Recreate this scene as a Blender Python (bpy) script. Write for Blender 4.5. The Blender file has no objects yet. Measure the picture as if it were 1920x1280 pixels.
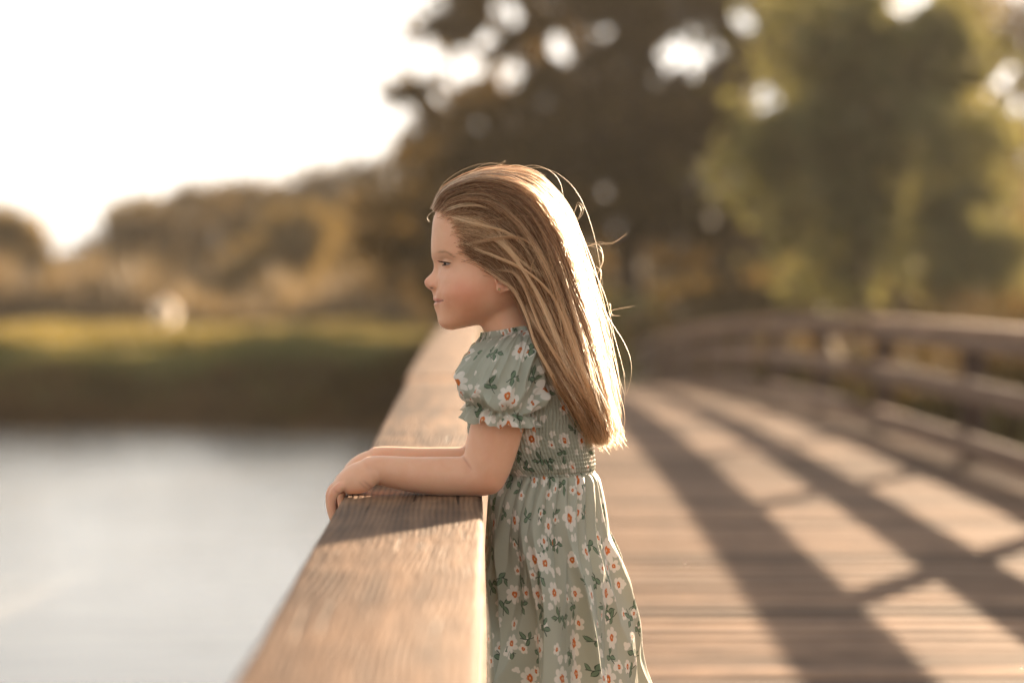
import bpy, math, random
import numpy as np
from mathutils import Vector

random.seed(7)
RNG = np.random.default_rng(7)
PI = math.pi
R = math.radians
C = bpy.context.scene.collection
SC = bpy.context.scene

# ------------------------------------------------------------------ camera
F_PX, D_CAM, Z_CAM = 4448.0, 3.2, 0.95          # focal length in pixels of the 1920 px frame, distance to the girl
cam_d = bpy.data.cameras.new('camera')
cam = bpy.data.objects.new('camera', cam_d)
C.objects.link(cam)
cam.location = (0.0, -D_CAM, Z_CAM)
cam.rotation_euler = (PI / 2, 0, 0)
cam_d.sensor_width = 36.0
cam_d.lens = 36.0 * F_PX / 1920.0
cam_d.shift_x = 55.0 / 1920.0
cam_d.shift_y = -100.0 / 1920.0
cam_d.clip_start = 0.05
cam_d.clip_end = 3000
cam_d.dof.use_dof = True
cam_d.dof.focus_distance = D_CAM - 0.055
cam_d.dof.aperture_fstop = cam_d.lens / 37.0
SC.camera = cam

# ------------------------------------------------------------------ light
SUN_EL, SUN_AZ = R(12.9), R(30.5)               # azimuth from +Y (view direction) towards +X
wd = bpy.data.worlds.new('World')
SC.world = wd
wd.use_nodes = True
wn, wl = wd.node_tree.nodes, wd.node_tree.links
wn.clear()
sky = wn.new('ShaderNodeTexSky')
sky.sky_type = 'NISHITA'
sky.sun_disc = False
sky.sun_elevation = SUN_EL
sky.sun_rotation = SUN_AZ
sky.altitude = 0
sky.air_density = 1.0
sky.dust_density = 1.5
sky.ozone_density = 1.0
hs = wn.new('ShaderNodeHueSaturation')
hs.inputs['Saturation'].default_value = 0.25
wm = wn.new('ShaderNodeMix')
wm.data_type = 'RGBA'
wm.blend_type = 'MULTIPLY'
wm.inputs[0].default_value = 1.0
wm.inputs[7].default_value = (1.0, 0.975, 0.94, 1)
bg = wn.new('ShaderNodeBackground')
bg.inputs['Strength'].default_value = 0.086
wo = wn.new('ShaderNodeOutputWorld')
wl.new(sky.outputs[0], hs.inputs['Color'])
gm = wn.new('ShaderNodeGamma')                  # evening haze evens out the sky
gm.inputs['Gamma'].default_value = 0.5
wl.new(hs.outputs[0], gm.inputs['Color'])
wl.new(gm.outputs[0], wm.inputs[6])
wl.new(wm.outputs[2], bg.inputs[0])
wl.new(bg.outputs[0], wo.inputs[0])

sun_d = bpy.data.lights.new('sun', 'SUN')
sun_d.energy = 3.7
sun_d.angle = R(0.5)
sun_d.color = (1.0, 0.76, 0.52)
sun = bpy.data.objects.new('sun', sun_d)
C.objects.link(sun)
sdir = Vector((math.sin(SUN_AZ) * math.cos(SUN_EL), math.cos(SUN_AZ) * math.cos(SUN_EL), math.sin(SUN_EL)))
sun.rotation_euler = sdir.to_track_quat('Z', 'Y').to_euler()
sun.location = (20, 30, 15)

vs = SC.view_settings
vs.view_transform = 'Standard'
vs.look = 'None'
vs.gamma = 1.0
vs.use_curve_mapping = False
vs.exposure = 2.8
SC.display_settings.display_device = 'sRGB'
cy = SC.cycles
cy.use_denoising = True
try:
    cy.denoiser = 'OPENIMAGEDENOISE'
except Exception:
    pass
cy.max_bounces = 24
cy.diffuse_bounces = 4
cy.glossy_bounces = 12
cy.transmission_bounces = 20
cy.transparent_max_bounces = 12
cy.volume_bounces = 0
cy.sample_clamp_indirect = 6.0


# ------------------------------------------------------------------ helpers
def P(x, y, Y=0.0):
    """point at depth Y seen at pixel (x, y) of the 1920x1280 frame: used only to read real coordinates off the photograph"""
    s = F_PX / (Y + D_CAM)
    return np.array(((x - 905.0) / s, Y, Z_CAM - (y - 540.0) / s))


def S(Y=0.0):
    return F_PX / (Y + D_CAM)


def tag(o, label=None, cat=None, group=None, kind=None):
    if label: o['label'] = label
    if cat: o['category'] = cat
    if group: o['group'] = group
    if kind: o['kind'] = kind
    return o


def link(name, data, parent=None, loc=None):
    o = bpy.data.objects.new(name, data)
    C.objects.link(o)
    if loc is not None: o.location = loc
    if parent is not None: o.parent = parent
    return o


def empty(name, loc=(0, 0, 0)):
    o = bpy.data.objects.new(name, None)
    o.empty_display_size = 0.1
    C.objects.link(o)
    o.location = loc
    return o


def mesh_np(name, V, F, mat=None, smooth=True):
    """V (n,3) and F (m,k) numpy arrays -> mesh"""
    me = bpy.data.meshes.new(name)
    V = np.asarray(V, dtype=np.float32)
    F = np.asarray(F, dtype=np.int32)
    k = F.shape[1]
    me.vertices.add(len(V))
    me.vertices.foreach_set('co', V.ravel())
    me.loops.add(F.size)
    me.loops.foreach_set('vertex_index', F.ravel())
    me.polygons.add(len(F))
    me.polygons.foreach_set('loop_start', np.arange(0, F.size, k, dtype=np.int32))
    me.polygons.foreach_set('loop_total', np.full(len(F), k, dtype=np.int32))
    me.update(calc_edges=True)
    me.validate()
    if smooth:
        me.polygons.foreach_set('use_smooth', np.ones(len(me.polygons), dtype=bool))
    if mat: me.materials.append(mat)
    return me


def join_np(parts):
    Vs, Fs, n = [], [], 0
    for V, F in parts:
        Vs.append(V); Fs.append(np.asarray(F) + n); n += len(V)
    return np.concatenate(Vs), np.concatenate(Fs)


def box_np(x0, x1, y0, y1, z0, z1):
    V = np.array([(x, y, z) for x in (x0, x1) for y in (y0, y1) for z in (z0, z1)], float)
    F = np.array([(0, 1, 3, 2), (4, 6, 7, 5), (0, 4, 5, 1), (2, 3, 7, 6), (0, 2, 6, 4), (1, 5, 7, 3)])
    return V, F


def ring_faces(nr, ns, closed=True):
    f = []
    a = np.arange(ns if closed else ns - 1)
    b = (a + 1) % ns
    for i in range(nr - 1):
        f.append(np.stack([i * ns + a, i * ns + b, (i + 1) * ns + b, (i + 1) * ns + a], 1))
    return np.concatenate(f)


def catmull(Pts, n):
    Pts = np.asarray(Pts, float)
    m = len(Pts)
    E = np.vstack([2 * Pts[0] - Pts[1], Pts, 2 * Pts[-1] - Pts[-2]])
    t = np.linspace(0, m - 1, n)
    i = np.minimum(t.astype(int), m - 2)
    u = (t - i)[:, None]
    p0, p1, p2, p3 = E[i], E[i + 1], E[i + 2], E[i + 3]
    return 0.5 * (2 * p1 + (p2 - p0) * u + (2 * p0 - 5 * p1 + 4 * p2 - p3) * u ** 2 + (3 * p1 - p0 - 3 * p2 + p3) * u ** 3)


def sweep(pts, ra, rb=None, ns=24, n=None, side=(0, 1, 0), caps=True):
    """closed tube with rounded ends; ra across the path in its own plane, rb along `side`"""
    pts = np.asarray(pts, float)
    ra = np.asarray(ra, float)
    rb = ra if rb is None else np.asarray(rb, float)
    n = n or max(12, 6 * len(pts))
    Q = catmull(np.column_stack([pts, ra, rb]), n)
    p, ra, rb = Q[:, :3], Q[:, 3], Q[:, 4]
    T = np.gradient(p, axis=0)
    T /= np.linalg.norm(T, axis=1)[:, None]
    side = np.asarray(side, float)
    B = side - (T @ side)[:, None] * T
    B /= np.linalg.norm(B, axis=1)[:, None]
    A = np.cross(B, T)
    th = np.linspace(0, 2 * PI, ns, endpoint=False)
    rings = []
    if caps:
        for k in np.linspace(1, 0.15, 5):
            c, s = math.cos(k * PI / 2), math.sin(k * PI / 2)
            c = max(c, 0.02)
            rings.append(p[0] - T[0] * ra[0] * s * 0.9 + c * (np.cos(th)[:, None] * A[0] * ra[0] + np.sin(th)[:, None] * B[0] * rb[0]))
    for i in range(n):
        rings.append(p[i] + np.cos(th)[:, None] * A[i] * ra[i] + np.sin(th)[:, None] * B[i] * rb[i])
    if caps:
        for k in np.linspace(0.15, 1, 5):
            c, s = math.cos(k * PI / 2), math.sin(k * PI / 2)
            c = max(c, 0.02)
            rings.append(p[-1] + T[-1] * ra[-1] * s * 0.9 + c * (np.cos(th)[:, None] * A[-1] * ra[-1] + np.sin(th)[:, None] * B[-1] * rb[-1]))
    V = np.concatenate(rings)
    F = ring_faces(len(rings), ns)
    if caps:   # close with quads (ns is even): fan of quads over the tiny end rings
        e = []
        for base, flip in ((0, 1), ((len(rings) - 1) * ns, 0)):
            for j in range(0, ns // 2 - 1):
                q = (base + j, base + j + 1, base + ns - 2 - j, base + ns - 1 - j)
                e.append(q[::-1] if flip == 0 else q)
        F = np.concatenate([F, np.array(e)])
    return V, F


def hash_np(*a):
    h = np.zeros_like(np.asarray(a[0], dtype=np.int64))
    for k, x in enumerate(a):
        h = h ^ (np.asarray(x, dtype=np.int64) * (73856093, 19349663, 83492791)[k % 3])
    h = (h ^ (h >> 13)) * 1274126177
    h = h & 0x7fffffff
    return (h % 100003) / 100003.0


def vnoise(x, y, z=None):
    """smooth value noise in -1..1"""
    if z is None: z = np.zeros_like(x)
    xi, yi, zi = np.floor(x).astype(int), np.floor(y).astype(int), np.floor(z).astype(int)
    fx, fy, fz = x - xi, y - yi, z - zi
    fx, fy, fz = (f * f * f * (f * (f * 6 - 15) + 10) for f in (fx, fy, fz))
    r = 0
    for dx in (0, 1):
        for dy in (0, 1):
            for dz in (0, 1):
                w = (fx if dx else 1 - fx) * (fy if dy else 1 - fy) * (fz if dz else 1 - fz)
                r = r + w * hash_np(xi + dx, yi + dy, zi + dz)
    return r * 2 - 1


# ------------------------------------------------------------------ node helpers
class NT:
    def __init__(self, name):
        self.m = bpy.data.materials.new(name)
        self.m.use_nodes = True
        self.t = self.m.node_tree
        self.n, self.l = self.t.nodes, self.t.links
        self.n.clear()
        self.out = self.n.new('ShaderNodeOutputMaterial')

    def node(self, ty, **kw):
        nd = self.n.new(ty)
        for k, v in kw.items(): setattr(nd, k, v)
        return nd

    def put(self, sock, v):
        if hasattr(v, 'is_output'): self.l.new(v, sock)
        elif isinstance(v, (tuple, list)):
            v = tuple(v)
            try: sock.default_value = v
            except Exception: sock.default_value = v + (1.0,) if len(v) == 3 else v[:3]
        else: sock.default_value = v

    def math(self, op, a, b=None, c=None, clamp=False):
        nd = self.node('ShaderNodeMath', operation=op, use_clamp=clamp)
        self.put(nd.inputs[0], a)
        if b is not None: self.put(nd.inputs[1], b)
        if c is not None: self.put(nd.inputs[2], c)
        return nd.outputs[0]

    def vmath(self, op, a, b=None):
        nd = self.node('ShaderNodeVectorMath', operation=op)
        self.put(nd.inputs[0], a)
        if b is not None: self.put(nd.inputs[1], b)
        return nd.outputs['Value'] if op in ('LENGTH', 'DOT_PRODUCT', 'DISTANCE') else nd.outputs['Vector']

    def mix(self, f, a, b, blend='MIX'):
        nd = self.node('ShaderNodeMix', data_type='RGBA', blend_type=blend)
        self.put(nd.inputs[0], f)
        for s, v in ((nd.inputs[6], a), (nd.inputs[7], b)):
            if isinstance(v, (tuple, list)): s.default_value = tuple(v)[:3] + (1.0,)
            else: self.l.new(v, s)
        return nd.outputs[2]

    def noise(self, vec, scale, detail=3, rough=0.55, dist=0.0, out=0):
        nd = self.node('ShaderNodeTexNoise')
        if vec is not None: self.l.new(vec, nd.inputs['Vector'])
        nd.inputs['Scale'].default_value = scale
        nd.inputs['Detail'].default_value = detail
        nd.inputs['Roughness'].default_value = rough
        nd.inputs['Distortion'].default_value = dist
        return nd.outputs[out]

    def ramp(self, fac, stops):
        nd = self.node('ShaderNodeValToRGB')
        self.l.new(fac, nd.inputs[0])
        el = nd.color_ramp.elements
        while len(el) < len(stops): el.new(0.5)
        for e, (p, c) in zip(el, stops):
            e.position = p
            e.color = tuple(c)[:3] + (1.0,) if isinstance(c, (tuple, list)) else (c, c, c, 1)
        return nd.outputs[0]

    def smooth(self, x, a, b):
        nd = self.node('ShaderNodeMapRange', interpolation_type='SMOOTHSTEP')
        self.put(nd.inputs[0], x); self.put(nd.inputs[1], a); self.put(nd.inputs[2], b)
        nd.inputs[3].default_value = 0; nd.inputs[4].default_value = 1
        return nd.outputs[0]

    def bump(self, h, strength=0.3, dist=0.01):
        nd = self.node('ShaderNodeBump')
        self.l.new(h, nd.inputs['Height'])
        nd.inputs['Strength'].default_value = strength
        nd.inputs['Distance'].default_value = dist
        return nd.outputs[0]

    def scale_vec(self, vec, s, off=None):
        nd = self.node('ShaderNodeMapping')
        self.l.new(vec, nd.inputs[0])
        nd.inputs['Scale'].default_value = s
        if off is not None: self.put(nd.inputs['Location'], off)
        return nd.outputs[0]

    def principled(self, color, rough=0.6, normal=None, spec=0.3, **kw):
        b = self.node('ShaderNodeBsdfPrincipled')
        if isinstance(color, (tuple, list)): b.inputs['Base Color'].default_value = tuple(color)[:3] + (1,)
        else: self.l.new(color, b.inputs['Base Color'])
        self.put(b.inputs['Roughness'], rough)
        b.inputs['Specular IOR Level'].default_value = spec
        if normal is not None: self.l.new(normal, b.inputs['Normal'])
        for k, v in kw.items(): self.put(b.inputs[k.replace('_', ' ')], v)
        return b.outputs[0]

    def translucent(self, bsdf, color, fac, normal=None):
        t = self.node('ShaderNodeBsdfTranslucent')
        if isinstance(color, (tuple, list)): t.inputs[0].default_value = tuple(color)[:3] + (1,)
        else: self.l.new(color, t.inputs[0])
        m = self.node('ShaderNodeMixShader')
        self.put(m.inputs[0], fac)
        self.l.new(bsdf, m.inputs[1]); self.l.new(t.outputs[0], m.inputs[2])
        return m.outputs[0]

    def done(self, bsdf):
        self.l.new(bsdf, self.out.inputs[0])
        return self.m


def wood_mat(name, dark, light, axis, grain=1.0, bump=0.35, rand=0.5, ringy=False):
    t = NT(name)
    tc = t.node('ShaderNodeTexCoord').outputs['Object']
    oi = t.node('ShaderNodeObjectInfo').outputs['Random']
    off = t.node('ShaderNodeCombineXYZ')
    t.l.new(t.math('MULTIPLY', oi, 37.0), off.inputs[0])
    t.l.new(t.math('MULTIPLY', oi, 91.0), off.inputs[1])
    v = t.vmath('ADD', tc, off.outputs[0])
    st = (0.06, 1, 1) if axis == 0 else (1, 0.06, 1)
    vg = t.scale_vec(v, st)
    n1 = t.noise(vg, 42 * grain, 5, 0.6, 0.4)
    n2 = t.noise(v, 5.0, 4, 0.6)
    n3 = t.noise(vg, 170 * grain, 3, 0.6)
    if ringy:
        # growth rings cut lengthwise: contour lines that swing round knots
        big = t.noise(t.scale_vec(v, (6.5, 1.3, 6.5)), 1.0, 2, 0.45)
        sx = t.node('ShaderNodeSeparateXYZ'); t.l.new(v, sx.inputs[0])
        ph = t.math('ADD', t.math('MULTIPLY', sx.outputs[0], 900.0), t.math('MULTIPLY', big, 55.0))
        ph = t.math('ADD', ph, t.math('MULTIPLY', t.noise(t.scale_vec(v, (1, 0.25, 1)), 26, 3, 0.6), 1.3))
        vk = t.node('ShaderNodeTexVoronoi', feature='F1'); t.l.new(t.scale_vec(v, (7.0, 2.6, 7.0)), vk.inputs['Vector']); vk.inputs['Scale'].default_value = 1.0
        kd = vk.outputs['Distance']
        knot = t.smooth(kd, 0.10, 0.04)
        ph = t.math('ADD', ph, t.math('MULTIPLY', t.smooth(kd, 0.34, 0.02), 22.0))
        ring = t.math('POWER', t.math('ADD', t.math('MULTIPLY', t.math('SINE', ph), 0.5), 0.5), 0.7)
        patch = t.smooth(t.noise(v, 14.0, 3, 0.6), 0.3, 0.7)
        h = t.math('ADD', t.math('MULTIPLY', t.math('MULTIPLY', ring, patch), 0.30), t.math('MULTIPLY', n3, 0.75))
        fac = t.math('ADD', t.math('MULTIPLY', ring, 0.10), t.math('ADD', t.math('MULTIPLY', n1, 0.47), t.math('MULTIPLY', n2, 0.45)))
    else:
        h = t.math('ADD', t.math('MULTIPLY', n1, 0.7), t.math('MULTIPLY', n3, 0.4))
        fac = t.math('ADD', t.math('MULTIPLY', n1, 0.55), t.math('MULTIPLY', n2, 0.5))
    col = t.mix(t.smooth(fac, 0.32, 0.75), dark, light)
    spots = t.smooth(t.noise(t.scale_vec(v, (0.45, 1, 1) if axis == 0 else (1, 0.45, 1)), 9.0, 4, 0.65), 0.60, 0.78)
    if ringy: col = t.mix(t.math('MULTIPLY', knot, 0.8), col, tuple(c * 0.45 for c in dark))
    crack = t.smooth(t.noise(t.scale_vec(v, (0.022, 1, 1) if axis == 0 else (1, 0.022, 1)), 95 if ringy else 60, 2, 0.5), 0.69, 0.74)
    h = t.math('SUBTRACT', h, t.math('MULTIPLY', crack, 0.8))
    col = t.mix(t.math('MULTIPLY', crack, 0.75), col, tuple(c * 0.25 for c in dark))
    col = t.mix(t.math('MULTIPLY', spots, 0.75), col, tuple(c * 0.42 for c in dark))
    tone = t.math('ADD', t.math('MULTIPLY', oi, rand), 1.0 - rand * 0.5)
    hsv = t.node('ShaderNodeHueSaturation')
    t.l.new(col, hsv.inputs['Color']); t.l.new(tone, hsv.inputs['Value'])
    return t.done(t.principled(hsv.outputs[0], 0.75, t.bump(h, bump, 0.004 if ringy else 0.003), 0.15))


M_DECK = wood_mat('weathered_deck_wood', (0.075, 0.045, 0.029), (0.24, 0.150, 0.095), 0, 0.9, 0.5, 1.1)
M_CAP = wood_mat('weathered_rail_wood', (0.060, 0.034, 0.020), (0.27, 0.155, 0.087), 1, 1.0, 0.9, 0.2, True)
M_RAIL = wood_mat('grey_brown_rail_wood', (0.12, 0.082, 0.060), (0.28, 0.20, 0.15), 1, 0.8, 0.5, 0.3)
M_CAP2 = wood_mat('pale_rail_wood', (0.16, 0.105, 0.072), (0.38, 0.26, 0.175), 1, 0.8, 0.5, 0.3)
M_POST = wood_mat('dark_post_wood', (0.055, 0.035, 0.026), (0.115, 0.075, 0.055), 1, 0.8, 0.5, 0.3)


# ------------------------------------------------------------------ bridge profile
def hump(Y):
    u = (np.asarray(Y, float) + D_CAM) / D_CAM
    h = 0.10 - 0.0128 * (u - 3.8) ** 2           # 0 beside the girl, crest 9 m beyond her
    return np.where(u < 1.0, h * 0.45, h)        # easing off towards the near landing


RAIL_Z = 0.68
DECK_X0, DECK_X1 = -0.20, 2.50
Y_START, Y_END = -3.9, 33.6
WATER_Z = -1.72


# ------------------------------------------------------------------ terrain and water
def shore(X):
    """Y of the water's edge"""
    X = np.asarray(X, float)
    left = 41.0 + 0.6 * np.sin(X * 0.21) + 0.3 * np.sin(X * 0.7 + 1)
    k = 1 / (1 + np.exp(-(X + 0.2) * 1.6))
    k2 = 1 / (1 + np.exp(-(X - 5.2) * 1.1))
    return left * (1 - k) + (32.5 * (1 - k2) + 15.0 * k2) * k


def ground_z(X, Y):
    d = Y - shore(X)
    t = np.clip((d + 0.6) / (2.6 + 6.4 / (1 + np.exp((X + 1.0) * 1.6))), 0, 1)
    t = t * t * (3 - 2 * t)
    land = -0.52 + 0.05 * vnoise(X * 0.23 + 9, Y * 0.17) + 0.02 * vnoise(X * 0.9, Y * 0.8) + np.clip((Y - 110) / 400, 0, 1) * 4.0
    return (WATER_Z - 0.5) * (1 - t) + land * t


def grid_sheet(xs, ys, fz):
    X, Y = np.meshgrid(xs, ys)
    V = np.column_stack([X.ravel(), Y.ravel(), fz(X, Y).ravel()])
    return V, ring_faces(len(ys), len(xs), closed=False)


def ground_material():
    t = NT('meadow_ground')
    pos = t.node('ShaderNodeNewGeometry').outputs['Position']
    n = t.noise(pos, 0.25, 4, 0.6)
    n2 = t.noise(pos, 2.5, 4, 0.65)
    n3 = t.noise(t.scale_vec(pos, (0.05, 0.22, 1)), 1.0, 3, 0.6)
    col = t.mix(t.smooth(n, 0.35, 0.65), (0.10, 0.092, 0.036), (0.17, 0.135, 0.060))
    col = t.mix(t.smooth(n3, 0.45, 0.7), col, (0.20, 0.15, 0.075))
    col = t.mix(t.math('MULTIPLY', t.smooth(n2, 0.5, 0.75), 0.5), col, (0.06, 0.06, 0.022))
    sep = t.node('ShaderNodeSeparateXYZ')
    t.l.new(pos, sep.inputs[0])
    bank = t.smooth(sep.outputs[2], -1.0, -1.55)
    col = t.mix(bank, col, (0.050, 0.034, 0.020))
    return t.done(t.principled(col, 0.9, t.bump(n2, 0.6, 0.05), 0.1))


xs = np.concatenate([np.linspace(-240, -26, 24), np.linspace(-25, 35, 121), np.linspace(36, 240, 24)])
ys = np.concatenate([np.linspace(-60, 8, 12), np.linspace(9, 48, 100), np.linspace(49, 120, 72), np.linspace(124, 300, 16)])
V, F = grid_sheet(xs, ys, ground_z)
tag(link('ground', mesh_np('ground', V, F, ground_material())), 'grassy ground rising from the pond to the trees', kind='structure')

t = NT('pond_water')
pos = t.node('ShaderNodeNewGeometry').outputs['Position']
rip = t.math('ADD', t.noise(t.scale_vec(pos, (0.5, 1.4, 1)), 1.1, 3, 0.5), t.math('MULTIPLY', t.noise(pos, 6.0, 3, 0.5), 0.15))
b = t.principled((0.15, 0.14, 0.12), 0.15, t.bump(rip, 0.5, 0.05), 0.5)
M_WATER = t.done(b)
V, F = grid_sheet(np.linspace(-240, 240, 8), np.linspace(-60, 60, 8), lambda X, Y: np.full_like(X, WATER_Z))
tag(link('water', mesh_np('water', V, F, M_WATER)), 'still pale pond water left of the bridge', kind='structure')

# ------------------------------------------------------------------ bridge deck
deck = empty('bridge_deck', (1.15, 15.0, 0))
tag(deck, 'weathered timber footbridge deck of crosswise planks striped with railing shadows', 'bridge')
PL = 0.146
pv, pf = box_np(DECK_X0 - 1.15, DECK_X1 - 1.15, -0.0685, 0.0685, -0.038, 0)
plank_meshes = []
for k in range(6):       # a few slightly warped and worn variants, shared by all planks
    xs_ = np.linspace(DECK_X0 - 1.15, DECK_X1 - 1.15, 7)
    prof = [(-0.0685, -0.036), (-0.0685, -0.004), (-0.0645, 0.0), (0.0645, 0.0), (0.0685, -0.004), (0.0685, -0.036)]
    rings = []
    for x in xs_:
        j = RNG.normal(0, 0.0012, 2)
        rings.append(np.array([(x, y + j[0], z + (j[1] if z > -0.01 else 0)) for y, z in prof]))
    Vp = np.concatenate(rings)
    Fp = ring_faces(len(xs_), 6)
    caps = np.array([(0, 1, 2, 3), (0, 3, 4, 5), (36 + 3, 36 + 2, 36 + 1, 36), (36 + 5, 36 + 4, 36 + 3, 36)])
    plank_meshes.append(mesh_np('plank', Vp, np.concatenate([Fp, caps]), M_DECK, smooth=False))
y = Y_START
npl = 0
while y < Y_END:
    o = link('plank', plank_meshes[RNG.integers(6)], deck)
    o.location = (RNG.normal(0, 0.006), y - 15.0, float(hump(y)) + RNG.normal(0, 0.0012))
    sl = float(hump(y + 0.05) - hump(y - 0.05)) / 0.1
    o.rotation_euler = (math.atan(sl) + RNG.normal(0, 0.008), RNG.normal(0, 0.0012), RNG.normal(0, 0.0014) + (PI if RNG.random() < .5 else 0) * 0)
    y += PL + RNG.normal(0, 0.0012)
    npl += 1


def board(y0, y1, x0, x1, ztop, thick, mat, bev=0.006, base=hump, nseg=2, jx=0.0, name='board', origin=None, wear=0.0):
    """timber along the bridge with rounded edges, following its hump; ztop is measured above the deck"""
    prof = []
    for cx, cz, a0 in ((x1 - bev, -bev, 0), (x0 + bev, -bev, PI / 2), (x0 + bev, -thick + bev, PI), (x1 - bev, -thick + bev, 1.5 * PI)):
        for a in np.linspace(a0, a0 + PI / 2, 4):
            prof.append((cx + bev * math.cos(a), cz + bev * math.sin(a)))
    prof = np.array(prof)
    ysn = np.linspace(y0, y1, nseg + 1)
    rings = [np.column_stack([prof[:, 0] + jx, np.full(len(prof), yy), prof[:, 1] + ztop + float(base(yy))]) for yy in ysn]
    V = np.concatenate(rings)
    ns = len(prof)
    if wear:                                   # rounded, nicked arrises
        q = np.tile(np.arange(ns), len(rings))
        k_ = np.where(np.isin(q, (0, 1, 2, 3, 4, 5, 6, 7)), 1.0, 0.3)
        nz = vnoise(V[:, 1] * 7 + q // 4 * 31, V[:, 1] * 0 + 2.5) + 0.6 * vnoise(V[:, 1] * 26 + q // 4 * 17, V[:, 1] * 0 + 7.5)
        V[:, 0] += wear * nz * k_ * np.where(q < 4, 1, -1)
        V[:, 2] -= wear * 0.5 * np.abs(nz) * k_ * np.isin(q, (1, 2, 5, 6))
    F = ring_faces(len(rings), ns)
    e = []
    for b0, flip in ((0, 0), ((len(rings) - 1) * ns, 1)):
        for j in range(0, ns // 2 - 1):
            q = (b0 + j, b0 + j + 1, b0 + ns - 2 - j, b0 + ns - 1 - j)
            e.append(q if flip else q[::-1])
    F = np.concatenate([F, np.array(e)])
    if origin is not None: V = V - np.asarray(origin)
    return mesh_np(name, V, F, mat, smooth=False)


def shade_auto(o):
    o.data.polygons.foreach_set('use_smooth', np.ones(len(o.data.polygons), dtype=bool))


def railing(name, label, side, joints, posts, x_in):
    """side=+1: posts stand to the right of the rails; x_in is the deck-side edge of the cap"""
    root = empty(name, (x_in, 2.0, 0))
    tag(root, label, 'railing', 'railings of the footbridge')
    og = (x_in, 2.0, 0)
    a, b_ = (x_in, x_in + 0.130) if side > 0 else (x_in - 0.184, x_in)
    for k, (y0, y1) in enumerate(zip(joints[:-1], joints[1:])):
        jx = 0 if (side < 0 and k == 0) else (-0.010 if side < 0 and k == 1 else RNG.normal(0, 0.006))
        m = board(y0 + 0.002, y1 - 0.002, a, b_, RAIL_Z, 0.038 if side < 0 else 0.044, M_CAP if side < 0 else M_CAP2, 0.008, nseg=60 if side < 0 else 8, wear=0.0016, jx=jx, name='cap_board', origin=og)
        link('cap_board', m, root)
    r0, r1 = (x_in + 0.012, x_in + 0.050) if side > 0 else (x_in - 0.050, x_in - 0.012)
    for zt, h in ((RAIL_Z - (0.041 if side < 0 else 0.047), 0.105 if side < 0 else 0.078), (0.41, 0.105), (0.15, 0.11)):
        for y0, y1 in zip(joints[:-1], joints[1:]):
            m = board(y0 + 0.003, y1 - 0.003, r0, r1, zt, h, M_RAIL, 0.005, nseg=4, jx=RNG.normal(0, 0.001), name='rail_board', origin=og)
            link('rail_board', m, root)
    p0, p1 = (x_in + 0.053, x_in + 0.153) if side > 0 else (x_in - 0.145, x_in - 0.053)
    V, F = box_np(p0 - x_in, p1 - x_in, -0.062, 0.062, -0.55, RAIL_Z - 0.042)
    pm = mesh_np('post', V, F, M_POST, smooth=False)
    for yp in posts:
        link('post', pm, root).location = (0, yp - 2.0, float(hump(yp)))
    return root


railing('bridge_railing', 'sunlit near wooden railing with wide flat cap the girl leans on', -1, [-4.26, 2.62, 7.5, 12.38, 17.26, 22.1, 27.0, 33.4],
        [-2.26, 0.18, 2.62, 5.06, 7.5, 9.94, 12.38, 14.82, 17.26, 19.7, 22.1, 24.6, 27.0, 29.5, 32.0], 0.0)
railing('bridge_railing', 'far wooden three-rail railing with dark square posts across the deck', 1, [-4.26, 0.68, 5.84, 11.0, 16.16, 21.32, 26.48, 33.4],
        [-1.9, 0.68, 3.26, 5.84, 8.42, 11.0, 13.58, 16.16, 18.74, 21.32, 23.9, 26.48, 29.06, 31.64], 2.3)
bpy.data.objects['bridge_railing']  # names stay plain; the second takes Blender's suffix

for xs0 in (-0.05, 1.1, 2.2):
    link('stringer', board(Y_START, Y_END, xs0, xs0 + 0.1, -0.05, 0.24, M_POST, 0.005, nseg=24, name='stringer', origin=(1.15, 15.0, 0)), deck)
for yp in (-2, 4, 10, 16, 22, 28):
    for xp in (0.0, 2.2):
        V, F = sweep([(xp - 1.15, yp - 15, -2.6), (xp - 1.15, yp - 15, float(hump(yp)) - 0.30)], [0.11, 0.11], ns=12, n=4)
        link('pile', mesh_np('pile', V, F, M_POST), deck)


# ------------------------------------------------------------------ vegetation
def leaf_mat(name, c1, c2, trans=0.45, c3=None):
    t = NT(name)
    ri = t.node('ShaderNodeNewGeometry').outputs['Random Per Island']
    pos = t.node('ShaderNodeTexCoord').outputs['Object']
    n = t.noise(pos, 0.55, 2, 0.5)
    f = t.math('ADD', t.math('MULTIPLY', ri, 0.45), t.math('MULTIPLY', t.smooth(n, 0.3, 0.7), 0.55))
    col = t.mix(f, c1, c2)
    if c3:                                  # golden patches: backlit foliage painted into the leaf colour
        m = t.noise(pos, 0.95, 3, 0.6)
        col = t.mix(t.math('MULTIPLY', t.smooth(m, 0.56, 0.66), t.smooth(ri, 0.15, 0.5)), col, c3)
    b = t.principled(col, 0.6, None, 0.2)
    tc = t.mix(1.0, col, (1.1, 1.08, 1.05) if name == 'pale_plumes' else (1.25, 1.15, 0.7), 'MULTIPLY')
    return t.done(t.translucent(b, tc, trans))


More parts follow.
